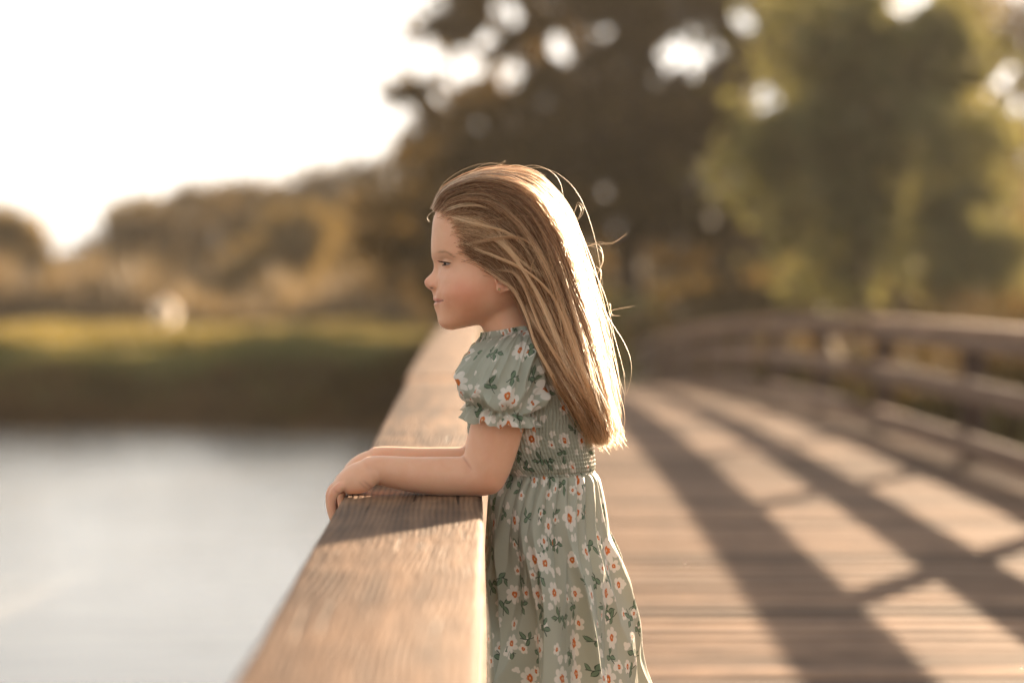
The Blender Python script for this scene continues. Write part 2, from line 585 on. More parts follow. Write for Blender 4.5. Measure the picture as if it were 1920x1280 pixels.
M_LEAF = {
    'oak': leaf_mat('brown_olive_leaves', (0.062, 0.044, 0.020), (0.135, 0.092, 0.038), 0.5, (0.27, 0.18, 0.065)),
    'olive': leaf_mat('olive_green_leaves', (0.125, 0.130, 0.062), (0.20, 0.188, 0.090), 0.45, (0.24, 0.205, 0.10)),
    'dark': leaf_mat('dark_leaves', (0.038, 0.027, 0.011), (0.072, 0.048, 0.018), 0.4, (0.20, 0.125, 0.04)),
    'gold': leaf_mat('golden_leaves', (0.13, 0.092, 0.035), (0.20, 0.142, 0.055), 0.5),
    'tan': leaf_mat('tan_leaves', (0.095, 0.068, 0.038), (0.18, 0.125, 0.070), 0.45, (0.28, 0.20, 0.10)),
    'grass': leaf_mat('meadow_grass', (0.12, 0.105, 0.038), (0.22, 0.175, 0.070), 0.45),
    'straw': leaf_mat('straw_grass', (0.13, 0.096, 0.064), (0.22, 0.165, 0.112), 0.35),
    'rust': leaf_mat('rusty_brush', (0.10, 0.068, 0.041), (0.20, 0.130, 0.078), 0.45),
    'pale': leaf_mat('pale_plumes', (0.78, 0.74, 0.69), (0.84, 0.80, 0.75), 0.6),
}
t = NT('bark')
n = t.noise(t.scale_vec(t.node('ShaderNodeTexCoord').outputs['Object'], (1, 1, 0.2)), 9, 4, 0.6)
M_BARK = t.done(t.principled(t.mix(n, (0.05, 0.036, 0.026), (0.12, 0.088, 0.064)), 0.9, t.bump(n, 0.8, 0.03), 0.1))


def leaves_np(centres, size, rng, up=0.0):
    """one bent leaf quad per centre, random orientation"""
    n = len(centres)
    a = rng.normal(size=(n, 3)); a /= np.linalg.norm(a, axis=1)[:, None]
    b = rng.normal(size=(n, 3)); b -= (a * b).sum(1)[:, None] * a; b /= np.linalg.norm(b, axis=1)[:, None]
    s = (size * rng.uniform(0.6, 1.3, n))[:, None]
    c = np.asarray(centres)
    V = np.stack([c - a * s, c + b * s * 0.5, c + a * s, c - b * s * 0.5], 1).reshape(-1, 3)
    F = np.arange(4 * n).reshape(n, 4)
    return V, F


def crown_pts(lobes, n, rng, clump=0.35, fill=0.5):
    """lobes: (x, y, z, rx, ry, rz); leaves gather in clumps near the lobe surfaces, leaving gaps between"""
    vol = np.array([l[3] * l[5] for l in lobes]); vol = vol / vol.sum()
    out = []
    for l, w in zip(lobes, vol):
        m = int(n * w)
        nc = max(6, m // 60)
        d = rng.normal(size=(nc, 3)); d /= np.linalg.norm(d, axis=1)[:, None]
        r = rng.uniform(0, 1, nc) ** (1 / (1 + 3 * (1 - fill)))
        cc = np.array(l[:3]) + d * r[:, None] * np.array(l[3:])
        k = rng.integers(0, nc, m)
        sg = clump * rng.uniform(0.5, 1.4, nc)
        out.append(cc[k] + rng.normal(size=(m, 3)) * sg[k][:, None] * np.array((1, 1, 0.7)))
    return np.concatenate(out)


def tube_np(p, r, ns=8):
    return sweep(np.asarray(p, float), np.asarray(r, float), ns=ns, n=max(4, 3 * len(p)), side=(0.31, 0.9, 0.2))


GAPS = [(1262, 104, 34), (1300, 108, 34), (1240, 150, 14), (1432, 187, 27), (1390, 42, 24), (868, 128, 42), (958, 132, 36), (1052, 96, 30), (956, 22, 32), (915, 70, 24), (760, 218, 24), (820, 190, 16),
        (1700, -8, 46), (1885, 150, 24), (1905, 205, 20), (1130, 60, 12), (1180, 210, 11), (1350, 90, 13), (1010, 190, 12), (800, 110, 40), (1560, 60, 10), (900, 225, 12)]


def tree(name, label, cat, x, z, lobes_px, kind, n, size, trunks=((0, 1.0),), trunk_r=0.18, clump=0.4, fill=0.5, group=None, seed=0, depth=0.75):
    """x px and distance z give the foot; lobes_px: (px, py, half-width px, half-height px)"""
    rng = np.random.default_rng(1000 + seed)
    Y = z - D_CAM
    s = F_PX / z
    X = (x - 905) / s
    gz = float(ground_z(np.array([X]), np.array([Y]))[0])
    root = empty(name, (X, Y, gz))
    tag(root, label, cat, group)
    lobes = []
    for px, py, hw, hh in lobes_px:
        rx, rz = hw / s, hh / s
        lobes.append(((px - x) / s, rng.uniform(-0.3, 0.3) * rx, Z_CAM - (py - 540) / s - gz, rx, rx * depth, rz))
    for l in list(lobes):                       # ragged outer sprays
        for _ in range(5):
            a_ = rng.uniform(-0.3, PI + 0.3); f_ = rng.uniform(.16, .32)
            lobes.append((l[0] + math.cos(a_) * l[3] * 1.05, l[1] + rng.uniform(-.5, .5) * l[4], l[2] + math.sin(a_) * l[5] * 1.08, l[3] * f_, l[4] * f_, l[5] * f_ * 1.2))
    pts = crown_pts(lobes, n, rng, clump, fill)
    lobes = [l for l in lobes if l[3] > max(q[3] for q in lobes) * .3][:14]
    pts = pts[pts[:, 2] > 0.05]
    # gaps in the foliage where the sky shows through
    zd = pts[:, 1] + Y + D_CAM
    qx, qy = 905 + (pts[:, 0] + X) * F_PX / zd, 540 - (pts[:, 2] + gz - Z_CAM) * F_PX / zd
    keep = np.ones(len(pts), bool)
    for hx_, hy_, hr_ in GAPS:
        d_ = np.hypot(qx - hx_ + 8 * np.sin(qy * .09), qy - hy_ + 8 * np.sin(qx * .11)) / (hr_ * 0.85)
        keep &= (d_ > 1.0) | (rng.random(len(pts)) < .06)
    pts = pts[keep]
    V, F = leaves_np(pts, size, rng)
    link('crown', mesh_np('crown', V, F, M_LEAF[kind], smooth=False), root)
    parts = []
    top = max(l[2] for l in lobes)
    for dx, k in trunks:
        hgt = top * 0.75
        wob = rng.normal(0, 0.12, (4, 2))
        path = [(dx + wob[i, 0] * i * 0.5, wob[i, 1] * i * 0.5, hgt * i / 3 - (0.3 if i == 0 else 0)) for i in range(4)]
        parts.append(tube_np(path, [trunk_r * k * f for f in (1.25, 0.9, 0.6, 0.3)], 10))
        for l in lobes:
            j = rng.uniform(0.3, 0.75)
            b0 = np.array(path[1]) * (1 - j) + np.array(path[2]) * j
            e = np.array(l[:3]) + rng.normal(0, 0.3, 3) * np.array(l[3:])
            mid = (b0 + e) / 2 + rng.normal(0, 0.15, 3)
            parts.append(tube_np([b0, mid, e], [trunk_r * 0.45 * k, trunk_r * 0.28 * k, trunk_r * 0.08], 7))
    V, F = join_np(parts)
    link('trunk', mesh_np('trunk', V, F, M_BARK), root)
    return root


# the big dark oak behind the girl, with sky showing through its crown
tree('oak_tree', 'huge dark brown-green oak behind the girl with sky gaps in its crown', 'tree', 1180, 62,
     [(950, 40, 90, 90), (900, -60, 110, 80), (1120, 20, 110, 110), (1150, 190, 160, 120), (1300, -40, 130, 80), (1380, 130, 60, 60), (1330, 250, 130, 100),
      (1000, 260, 140, 110), (1090, 380, 170, 120), (1260, 390, 140, 110), (1200, 100, 70, 120), (1450, 30, 70, 90), (900, 420, 130, 110), (1400, 340, 110, 90), (1330, 10, 40, 40), (1210, 30, 60, 60), (860, 70, 60, 60), (960, 150, 60, 40), (1340, 170, 40, 50)],
     'oak', 44000, 0.15, ((0, 1.3), (-1.6, 0.8)), 0.30, 0.36, 0.6, seed=1)
tree('oak_tree', 'dark leaning oak at the left edge of the wood above the girl\'s forehead', 'tree', 830, 68,
     [(775, 200, 50, 55), (790, 290, 70, 60), (850, 330, 110, 90), (800, 420, 110, 100), (900, 230, 70, 60), (790, 170, 40, 40), (850, 130, 45, 50), (880, 60, 40, 60), (930, 100, 30, 30), (1010, 60, 28, 40), (1020, 140, 30, 30), (940, 190, 50, 40), (870, 510, 130, 70), (740, 480, 60, 60)],
     'oak', 15000, 0.14, ((0, 1),), 0.2, 0.30, 0.55, seed=2)
tree('willow_tree', 'tall olive green willow right of the big oak', 'tree', 1620, 48,
     [(1600, 60, 150, 110), (1700, 90, 110, 110), (1560, 200, 130, 110), (1680, 240, 120, 100), (1500, 330, 120, 90), (1620, 380, 140, 100), (1780, 170, 90, 110), (1560, 480, 150, 80), (1650, 170, 80, 70), (1480, 260, 60, 60)],
     'olive', 15000, 0.14, ((0, 1), (0.7, 0.7)), 0.16, 0.38, 0.6, seed=3)
tree('bare_tree', 'sparse tan tree at the right end of the wood against the sky', 'tree', 1890, 70,
     [(1870, 150, 80, 90), (1900, 260, 90, 90), (1840, 60, 70, 60), (1940, 120, 80, 120), (1860, 370, 110, 90)],
     'tan', 6000, 0.14, ((0, 1), (-1.2, 0.7)), 0.15, 0.4, 0.6, seed=4)
tree('evergreen_tree', 'dark green evergreen in front of the sparse tan tree', 'tree', 1810, 46,
     [(1800, 330, 75, 110), (1820, 450, 95, 90), (1790, 520, 110, 70)], 'olive', 6000, 0.12, ((0, 1),), 0.12, 0.3, 0.7, seed=5)
tree('golden_tree', 'narrow golden tree glowing between willow and evergreen', 'tree', 1700, 66,
     [(1690, 400, 60, 80), (1710, 480, 80, 80), (1660, 330, 40, 50)], 'gold', 3500, 0.14, ((0, 1), (0.5, 0.6)), 0.12, 0.4, 0.6, seed=6)
tree('tall_tree', 'tall olive-brown tree joining the oak crown to the willow crown', 'tree', 1480, 66,
     [(1470, 60, 100, 110), (1430, 200, 100, 110), (1540, 140, 90, 110), (1500, 290, 120, 90), (1520, 10, 90, 70)], 'olive', 9000, 0.15, ((0, 1),), 0.2, 0.42, 0.6, seed=7)
tree('tall_tree', 'tall brown tree showing above the willow towards the right border', 'tree', 1760, 72,
     [(1760, 60, 90, 90), (1720, 180, 90, 90), (1830, 190, 90, 90), (1660, 20, 80, 60), (1800, 300, 110, 90)], 'tan', 8000, 0.16, ((0, 1),), 0.2, 0.42, 0.6, seed=8)
# the wood behind: a row of brown and gold trees that share one look
back = [(960, 480, 120, 'tan'), (1090, 470, 110, 'dark'), (1230, 480, 110, 'tan'), (1350, 430, 120, 'dark'), (1440, 400, 130, 'tan'), (1560, 400, 120, 'dark'),
        (1780, 380, 130, 'tan'), (1920, 400, 130, 'dark')]
back_lb = ['brown-gold tree directly behind the girl\'s head, under the oak crown', 'dark bushy tree under the middle of the oak crown, just right of the hair',
           'brown-gold tree at the right foot of the big oak', 'dark bushy tree filling the gap between oak and willow', 'brown-gold tree peeping out left of the willow crown',
           'dark bushy tree standing behind the willow trunk', 'brown-gold tree behind the dark evergreen', 'dark bushy tree at the right border under the sparse tan tree']
for i, (px, top, hw, kd) in enumerate(back):
    tree('wood_tree', back_lb[i],
         'tree', px, 86 + (i % 3) * 4, [(px, top + 20, hw * 0.7, 60), (px - hw * 0.4, top + 80, hw * 0.7, 60), (px + hw * 0.4, top + 80, hw * 0.7, 60), (px, top + 120, hw, 50)],
         kd, 4500, 0.17, ((0, 1), (1.1, 0.7), (-1.0, 0.8)), 0.16, 0.45, 0.6, 'row of trees behind the oak', seed=20 + i)
# undergrowth at the foot of the wood
ug = [(1120, 560, 'olive', 'low olive bush beside the far end of the bridge, behind the girl\'s back'), (1240, 560, 'gold', 'golden bush beyond the bridge end, first right of the hair'),
      (1380, 545, 'dark', 'dark bush beyond the bend of the far railing'), (1500, 520, 'gold', 'golden bush behind the far railing under the willow'),
      (1640, 540, 'dark', 'dark bush behind the far railing, between golden bush and evergreen'), (1900, 530, 'tan', 'tan bush above the far railing at the right border')]
for i, (px, top, kd, lb) in enumerate(ug):
    tree('bush', lb, 'bush', px, 58 + (i % 2) * 8, [(px, top + 30, 80, 40), (px - 45, top + 55, 60, 40), (px + 45, top + 55, 60, 40)], kd, 2600, 0.12,
         ((0, 1), (0.4, 0.8)), 0.05, 0.28, 0.6, seed=40 + i)
# the lower row beyond the meadow on the left
row = [(690, 96, [(700, 400, 80, 70), (680, 470, 90, 70), (735, 350, 50, 60), (660, 350, 40, 35)], 'dark', 'dark tall tree touching the oak, last of the low row'),
       (600, 92, [(600, 400, 60, 55), (620, 470, 75, 60), (590, 350, 40, 30), (560, 430, 50, 60), (640, 420, 50, 50)], 'tan', 'tan-brown tree with light top, in the low row left of the girl'),
       (540, 80, [(520, 500, 60, 45), (560, 460, 50, 50), (480, 530, 45, 32)], 'gold', 'golden glowing shrub in front of the dark low row'),
       (450, 94, [(440, 430, 75, 55), (500, 440, 70, 60), (400, 490, 90, 60), (520, 400, 50, 40), (330, 510, 60, 45)], 'dark', 'dark rounded tree in the middle of the low row across the meadow'),
       (390, 104, [(380, 400, 50, 40), (430, 385, 50, 34), (340, 440, 50, 50), (490, 380, 50, 34)], 'tan', 'thin tan tree top rising behind the dark rounded tree'),
       (270, 95, [(270, 450, 55, 42), (225, 490, 60, 50), (310, 490, 70, 56), (180, 510, 40, 34)], 'dark', 'dark round tree with flat crown at the left end of the low row'),
       (270, 112, [(250, 420, 40, 30), (300, 412, 40, 30)], 'gold', 'pale gold tree top peeping over the dark flat-crowned tree'),
       (20, 80, [(20, 480, 50, 50), (40, 540, 45, 45), (0, 440, 40, 40)], 'gold', 'golden small tree at the left border by the meadow'),
       (110, 108, [(110, 545, 60, 30), (150, 530, 50, 36), (60, 560, 50, 30)], 'tan', 'low hazy tan bush in the dip between golden tree and flat-crowned tree'),
       (640, 88, [(640, 520, 70, 40), (700, 530, 70, 44), (580, 540, 60, 34)], 'tan', 'low tan bush right of the golden glowing shrub'),
       (770, 90, [(770, 500, 70, 60), (740, 540, 60, 40), (820, 530, 60, 50)], 'gold', 'amber bush directly before the girl\'s face, under the leaning oak')]
for i, (px, z, lb, kd, lab) in enumerate(row):
    tree('bush' if kd == 'tan' and 'bush' in lab else 'meadow_tree', lab, 'bush' if 'bush' in lab else 'tree', px, z * 1.4, lb, kd, 6500, 0.21, ((0, 1), (0.6, 0.7)), 0.14, 0.5, 0.6, seed=60 + i)


def blades(name, label, pts, h, w, lean, mat, rng, kind='stuff'):
    n = len(pts)
    a = rng.uniform(0, 2 * PI, n)
    hh = h * rng.uniform(0.6, 1.3, n) * (0.45 + 0.95 * np.clip(0.5 + 0.9 * vnoise(pts[:, 0] * 0.45 + 3, pts[:, 1] * 0.30), 0, 1.3))
    dx = np.column_stack([np.cos(a), np.sin(a), np.zeros(n)]) * (w * rng.uniform(0.6, 1.4, n))[:, None]
    top = pts + np.column_stack([rng.normal(0, lean, n) * hh, rng.normal(0, lean, n) * hh, hh])
    mid = (pts + top) / 2 + np.column_stack([rng.normal(0, 0.03, n), rng.normal(0, 0.03, n), 0.1 * hh])
    V = np.stack([pts - dx, pts + dx, mid + dx * 0.7, mid - dx * 0.7, top + dx * 0.15, top - dx * 0.15], 1).reshape(-1, 3)
    b = np.arange(n)[:, None] * 6
    F = np.concatenate([b + np.array([[0, 1, 2, 3]]), b + np.array([[3, 2, 4, 5]])])
    return tag(link(name, mesh_np(name, V, F, mat, smooth=False)), label, kind=kind)


def scatter(n, x0, x1, y0, y1, rng, keep=None):
    X = rng.uniform(x0, x1, n); Y = rng.uniform(y0, y1, n)
    if keep is not None:
        k = keep(X, Y); X, Y = X[k], Y[k]
    return np.column_stack([X, Y, ground_z(X, Y) - 0.02])


rg = np.random.default_rng(5)
blades('grass', 'short yellow-green meadow grass beyond the pond', scatter(52000, -30, 26, 36, 84, rg, lambda X, Y: Y > shore(X) + 4.5), 0.22, 0.035, 0.3, M_LEAF['grass'], rg)
blades('tall_grass', 'band of tall straw coloured grass in front of the low trees', scatter(26000, -34, 30, 92, 120, rg), 1.8, 0.07, 0.2, M_LEAF['straw'], rg)
blades('bank_brush', 'rusty dark brush covering the pond bank', scatter(40000, -30, 1.5, 39.5, 48, rg, lambda X, Y: np.abs(Y - shore(X) - 2.6) < 3.0), 0.34, 0.05, 0.35, M_LEAF['rust'], rg)
cl = scatter(46, -30, 1, 40.5, 50, rg, lambda X, Y: np.abs(Y - shore(X) - 2.6) < 2.2)
cp = np.repeat(cl, 260, 0) + rg.normal(size=(len(cl) * 260, 3)) * np.array((0.55, 0.35, 0))
cp[:, 2] = ground_z(cp[:, 0], cp[:, 1]) - 0.02
blades('bank_tussocks', 'taller rusty tussocks dotted along the pond bank', cp, 0.5, 0.05, 0.3, M_LEAF['rust'], rg)
blades('bank_grass', 'olive rough grass on the upper pond bank', scatter(30000, -32, 1.5, 42, 52, rg, lambda X, Y: np.abs(Y - shore(X) - 6.0) < 3.2), 0.32, 0.04, 0.35, M_LEAF['olive'], rg)
blades('reeds', 'olive reeds on the bank right of the bridge', scatter(16000, 2.9, 18, 14, 34, rg, lambda X, Y: (Y > shore(X) - 0.3)), 0.45, 0.04, 0.3, M_LEAF['grass'], rg)
blades('shore_brush', 'brown brush on the shore seen through the far railing', scatter(30000, 2.9, 20, 16, 44, rg, lambda X, Y: (Y > shore(X) + 0.3)), 0.75, 0.05, 0.35, M_LEAF['dark'], rg)

# the pale plume that catches the light on the meadow
pl = empty('plume_grass', P(312, 650, 76))
gz = float(ground_z(np.array([pl.location.x]), np.array([pl.location.y]))[0]); pl.location.z = gz
tag(pl, 'single pale sunlit plume of dry grass on the meadow left of the girl', 'plant')
rg2 = np.random.default_rng(9)
n = 900
zz = rg2.uniform(0.0, 1.0, n)
cen = np.column_stack([rg2.normal(0, 0.16, n), rg2.normal(0, 0.14, n), 0.25 + zz * 0.80])
cen[:, :2] *= (np.sin(PI * np.clip(zz, 0.05, 1)) ** 0.6)[:, None]
V, F = leaves_np(cen, 0.10, rg2)
link('plume', mesh_np('plume', V, F, M_LEAF['pale'], smooth=False), pl)
st = [tube_np([(dx * 0.3, 0, -0.1), (dx * 0.6, 0.02, 0.4), (dx, 0, 0.8)], [0.02, 0.015, 0.008], 6) for dx in (-0.15, -0.06, 0.03, 0.12, 0.18)]
V, F = join_np(st)
link('stem', mesh_np('stem', V, F, M_LEAF['straw']), pl)
# far wood closing the horizon
rg3 = np.random.default_rng(11)
Xf = rg3.uniform(-120, 120, 15000)
Zf = rg3.uniform(0, 1, 15000) ** 0.8 * (3.2 + 1.2 * vnoise(Xf * 0.12, Xf * 0 + 3) + 0.8 * vnoise(Xf * 0.5, Xf * 0 + 7))
V, F = leaves_np(np.column_stack([Xf, 190 + rg3.normal(0, 4, 15000), Zf + 0.3]), 0.55, rg3)
tag(link('far_wood', mesh_np('far_wood', V, F, M_LEAF['tan'], smooth=False)), 'far brown strip of woodland closing the horizon', kind='stuff')

# the golden evening haze over pond and meadow
V, F = box_np(-260, 260, -70, 320, -4.2, 34)
t = NT('evening_haze')
pv_ = t.node('ShaderNodeVolumePrincipled')
pv_.inputs['Color'].default_value = (0.95, 0.88, 0.78, 1)
pv_.inputs['Density'].default_value = 0.00025
pv_.inputs['Anisotropy'].default_value = 0.35
t.l.new(pv_.outputs[0], t.out.inputs['Volume'])
tag(link('haze', mesh_np('haze', V, F, t.m, smooth=False)), 'thin golden evening haze', kind='stuff')

# ================================================================== the girl
# ---------------------------------------------------------------- materials
t = NT('skin')
att = t.node('ShaderNodeAttribute', attribute_name='skin_colour').outputs['Color']
pos = t.node('ShaderNodeTexCoord').outputs['Object']
n = t.noise(pos, 38, 5, 0.65)
col = t.mix(t.math('MULTIPLY', t.smooth(n, 0.35, 0.75), 0.30), att, t.mix(1.0, att, (0.86, 0.66, 0.56), 'MULTIPLY'))
fine = t.noise(pos, 900, 3, 0.6)
M_SKIN = t.done(t.principled(col, 0.48, t.bump(fine, 0.06, 0.001), 0.35, Subsurface_Weight=0.35, Subsurface_Radius=(1.0, 0.36, 0.18), Subsurface_Scale=0.006, Sheen_Weight=0.30, Sheen_Roughness=0.35, Sheen_Tint=(1.0, 0.86, 0.72)))

t = NT('hair_strands')
hp = t.node('ShaderNodeHairInfo').outputs['Random']
it = t.node('ShaderNodeHairInfo').outputs['Intercept']
hb = t.node('ShaderNodeBsdfHairPrincipled')
hb.parametrization = 'COLOR'
tone = t.node('ShaderNodeAttribute', attribute_name='tone').outputs['Fac']
cc = t.mix(t.smooth(it, 0.10, 0.85), (0.47, 0.275, 0.145), (0.66, 0.42, 0.215))
cc = t.mix(t.smooth(tone, 0.5, 1.0), cc, (0.82, 0.61, 0.38))
cc = t.mix(t.smooth(tone, 0.5, 0.0), cc, (0.20, 0.092, 0.044))
cc = t.mix(t.math('MULTIPLY', hp, 0.35), cc, t.mix(1.0, cc, (1.35, 1.3, 1.25), 'MULTIPLY'))
t.l.new(cc, hb.inputs['Color'])
hb.inputs['IOR'].default_value = 1.40
hb.inputs['Roughness'].default_value = 0.28
hb.inputs['Radial Roughness'].default_value = 0.45
hd = t.node('ShaderNodeBsdfDiffuse'); t.l.new(cc, hd.inputs[0])
ht = t.node('ShaderNodeBsdfTranslucent'); t.l.new(cc, ht.inputs[0])
hm = t.node('ShaderNodeMixShader'); hm.inputs[0].default_value = 0.45
t.l.new(hd.outputs[0], hm.inputs[1]); t.l.new(ht.outputs[0], hm.inputs[2])
hx = t.node('ShaderNodeMixShader'); hx.inputs[0].default_value = 0.60
t.l.new(hb.outputs[0], hx.inputs[1]); t.l.new(hm.outputs[0], hx.inputs[2])
M_HAIR = t.done(hx.outputs[0])

t = NT('brow_hair')
M_BROW = t.done(t.principled((0.46, 0.285, 0.18), 0.6))
t = NT('pale_down')
M_DOWN = t.done(t.translucent(t.principled((0.7, 0.5, 0.34), 0.5), (0.75, 0.55, 0.36), 0.5))
t = NT('lash_hair')
M_LASH = t.done(t.principled((0.050, 0.030, 0.020), 0.6))
t = NT('gold_stud')
M_GOLD = t.done(t.principled((0.55, 0.40, 0.22), 0.25, Metallic=1.0))


def fabric():
    """sage cotton with a flat print of daisies, buds and leaf sprigs, laid out in metres along the cloth"""
    t = NT('sage_daisy_cotton')
    uv0 = t.node('ShaderNodeUVMap', uv_map='cloth').outputs[0]
    wob = t.vmath('MULTIPLY', t.vmath('SUBTRACT', t.noise(uv0, 60, 2, 0.5, out=1), (0.5, 0.5, 0.5)), (0.006, 0.006, 0))
    uvw = t.vmath('ADD', uv0, wob)

    def cells(cell, off, rnd):
        v = t.scale_vec(uvw, (1 / cell, 1 / cell, 1), off)
        vo = t.node('ShaderNodeTexVoronoi', voronoi_dimensions='2D', feature='F1')
        t.l.new(v, vo.inputs['Vector'])
        vo.inputs['Scale'].default_value = 1.0
        vo.inputs['Randomness'].default_value = rnd
        d = t.vmath('SUBTRACT', v, vo.outputs['Position'])
        c = t.node('ShaderNodeSeparateColor')
        t.l.new(vo.outputs['Color'], c.inputs[0])
        ang = t.math('MULTIPLY', c.outputs[0], 2 * PI)
        rot = t.node('ShaderNodeVectorRotate', rotation_type='Z_AXIS')
        t.l.new(d, rot.inputs['Vector']); t.l.new(ang, rot.inputs['Angle'])
        s = t.node('ShaderNodeSeparateXYZ')
        t.l.new(rot.outputs[0], s.inputs[0])
        return s.outputs[0], s.outputs[1], c.outputs[1], c.outputs[2]

    n1 = t.noise(uv0, 9, 3, 0.5)
    col = t.mix(n1, (0.42, 0.435, 0.345), (0.49, 0.495, 0.40))
    white = (0.80, 0.75, 0.66)

    def put(col, mask, c):
        return t.mix(mask, col, c)

    def daisy(col, cell, off, rnd, Rm, petals, thresh, centre=True):
        x, y, r1, r2 = cells(cell, off, rnd)
        rad = t.math('SQRT', t.math('ADD', t.math('MULTIPLY', x, x), t.math('MULTIPLY', t.math('MULTIPLY', y, y), 1.35)))
        a = t.math('ARCTAN2', y, x)
        pet = t.math('POWER', t.math('ABSOLUTE', t.math('COSINE', t.math('MULTIPLY', a, petals / 2))), 0.55)
        size = t.math('MULTIPLY', t.math('ADD', t.math('MULTIPLY', r2, 0.5), 0.62), Rm)
        Rp = t.math('MULTIPLY', size, t.math('ADD', t.math('MULTIPLY', pet, 0.42), 0.58))
        q = t.math('DIVIDE', rad, Rp)
        on = t.math('GREATER_THAN', r1, thresh)
        m = t.math('MULTIPLY', t.smooth(q, 1.03, 0.93), on)
        col = put(col, m, white)
        if centre:
            e = t.math('DIVIDE', rad, size)
            inner = t.noise(t.scale_vec(uvw, (1, 1, 1)), 330, 1, 0.5)
            mo = t.math('MULTIPLY', t.smooth(t.math('ADD', e, t.math('MULTIPLY', t.math('SUBTRACT', inner, 0.5), 0.35)), 0.36, 0.30), on)
            col = put(col, mo, (0.62, 0.16, 0.025))
            dot = t.math('MULTIPLY', t.smooth(e, 0.13, 0.08), on)
            col = put(col, dot, (0.72, 0.52, 0.35))
        return col

    def sprig(col, cell, off, rnd, L, W, thresh):
        x, y, r1, r2 = cells(cell, off, rnd)
        on = t.math('GREATER_THAN', r1, thresh)
        # thin curved stem
        yc = t.math('SUBTRACT', y, t.math('MULTIPLY', t.math('MULTIPLY', x, x), 0.9))
        stem = t.math('MULTIPLY', t.smooth(t.math('ABSOLUTE', yc), 0.022, 0.010), t.math('LESS_THAN', t.math('ABSOLUTE', x), L * 1.1))
        col = put(col, t.math('MULTIPLY', stem, on), (0.075, 0.10, 0.07))
        for sx, ang in ((0.35, 0.75), (-0.30, -0.70), (0.0, 2.2)):
            c, s = math.cos(ang), math.sin(ang)
            px = t.math('SUBTRACT', x, L * sx + 0.55 * L * c)
            py = t.math('SUBTRACT', yc, 0.55 * L * s)
            lx = t.math('ADD', t.math('MULTIPLY', px, c), t.math('MULTIPLY', py, s))
            ly = t.math('SUBTRACT', t.math('MULTIPLY', py, c), t.math('MULTIPLY', px, s))
            xx = t.math('DIVIDE', lx, L * 0.55)
            lens = t.math('SUBTRACT', 1.0, t.math('MULTIPLY', xx, xx))          # pointed leaf
            q = t.math('DIVIDE', t.math('ABSOLUTE', ly), t.math('MAXIMUM', t.math('MULTIPLY', lens, W), 0.0001))
            m = t.math('MULTIPLY', t.math('MULTIPLY', t.smooth(q, 1.05, 0.95), t.math('GREATER_THAN', lens, 0.0)), on)
            col = put(col, m, (0.050, 0.075, 0.050))
            mi = t.math('MULTIPLY', t.math('MULTIPLY', t.smooth(q, 0.72, 0.62), t.math('GREATER_THAN', lens, 0.12)), on)
            col = put(col, mi, (0.17, 0.24, 0.15))
        return col

    col = daisy(col, 0.021, (3.1, 1.7, 0), 0.75, 0.30, 3, 0.60, False)
    col = sprig(col, 0.040, (0.3, 5.1, 0), 0.60, 0.26, 0.085, 0.45)
    col = daisy(col, 0.033, (7.7, 2.9, 0), 0.70, 0.33, 5, 0.55)
    col = sprig(col, 0.046, (4.3, 8.4, 0), 0.60, 0.22, 0.075, 0.55)
    col = daisy(col, 0.050, (1.2, 6.3, 0), 0.62, 0.36, 7, 0.40)
    weave = t.noise(uv0, 1400, 2, 0.5)
    crease = t.noise(t.scale_vec(uv0, (1, 0.45, 1)), 42, 4, 0.6, 0.6)
    nm = t.bump(t.math('ADD', t.math('MULTIPLY', crease, 0.85), t.math('MULTIPLY', weave, 0.05)), 0.25, 0.006)
    b = t.principled(col, 0.55, nm, 0.3, Sheen_Weight=0.15)
    return t.done(t.translucent(b, col, 0.34, nm))


M_CLOTH = fabric()

# ---------------------------------------------------------------- head
# the facial profile, read from the photograph (px of the 1920 frame, midline of the face at Y = 0)
PROF = np.array([(813, 405), (811, 418), (809.9, 430), (808.7, 446.4), (808.2, 462.8), (808.6, 475), (809.5, 483), (812, 489), (813.6, 497.3), (813.0, 503.8), (810.5, 510.4),
                 (804.4, 517), (798.9, 521.9), (796.2, 525.5), (795.4, 529), (796.4, 533.4), (800.0, 538.6), (805.5, 542.6), (809.6, 545.5), (811.2, 550.6), (812.6, 555), (812.2, 559), (812.2, 562), (815.2, 565.2),
                 (814.8, 567.6), (813.6, 570.5), (814.1, 574.5), (815.6, 580), (818.4, 587.5), (820.2, 594.1), (820.8, 600.7), (823.5, 607.5), (828.5, 613.2), (836.5, 617.2), (848, 619.0)])
BASE = np.array([(813, 405), (809.9, 430), (808.7, 446.4), (808.2, 462.8), (809, 475), (811, 483), (816, 494), (819, 505), (820, 516), (819.5, 528), (818.5, 540), (817, 550), (817.5, 558), (819, 566), (820, 574),
                 (820.5, 582), (821, 590), (821.5, 600), (824, 607.5), (829, 613.2), (837, 617.2), (848, 619.0)])
NR, NT_ = 330, 420
ty = np.linspace(0, 1, NR)
yy = 328.5 + (619.0 - 328.5) * ty
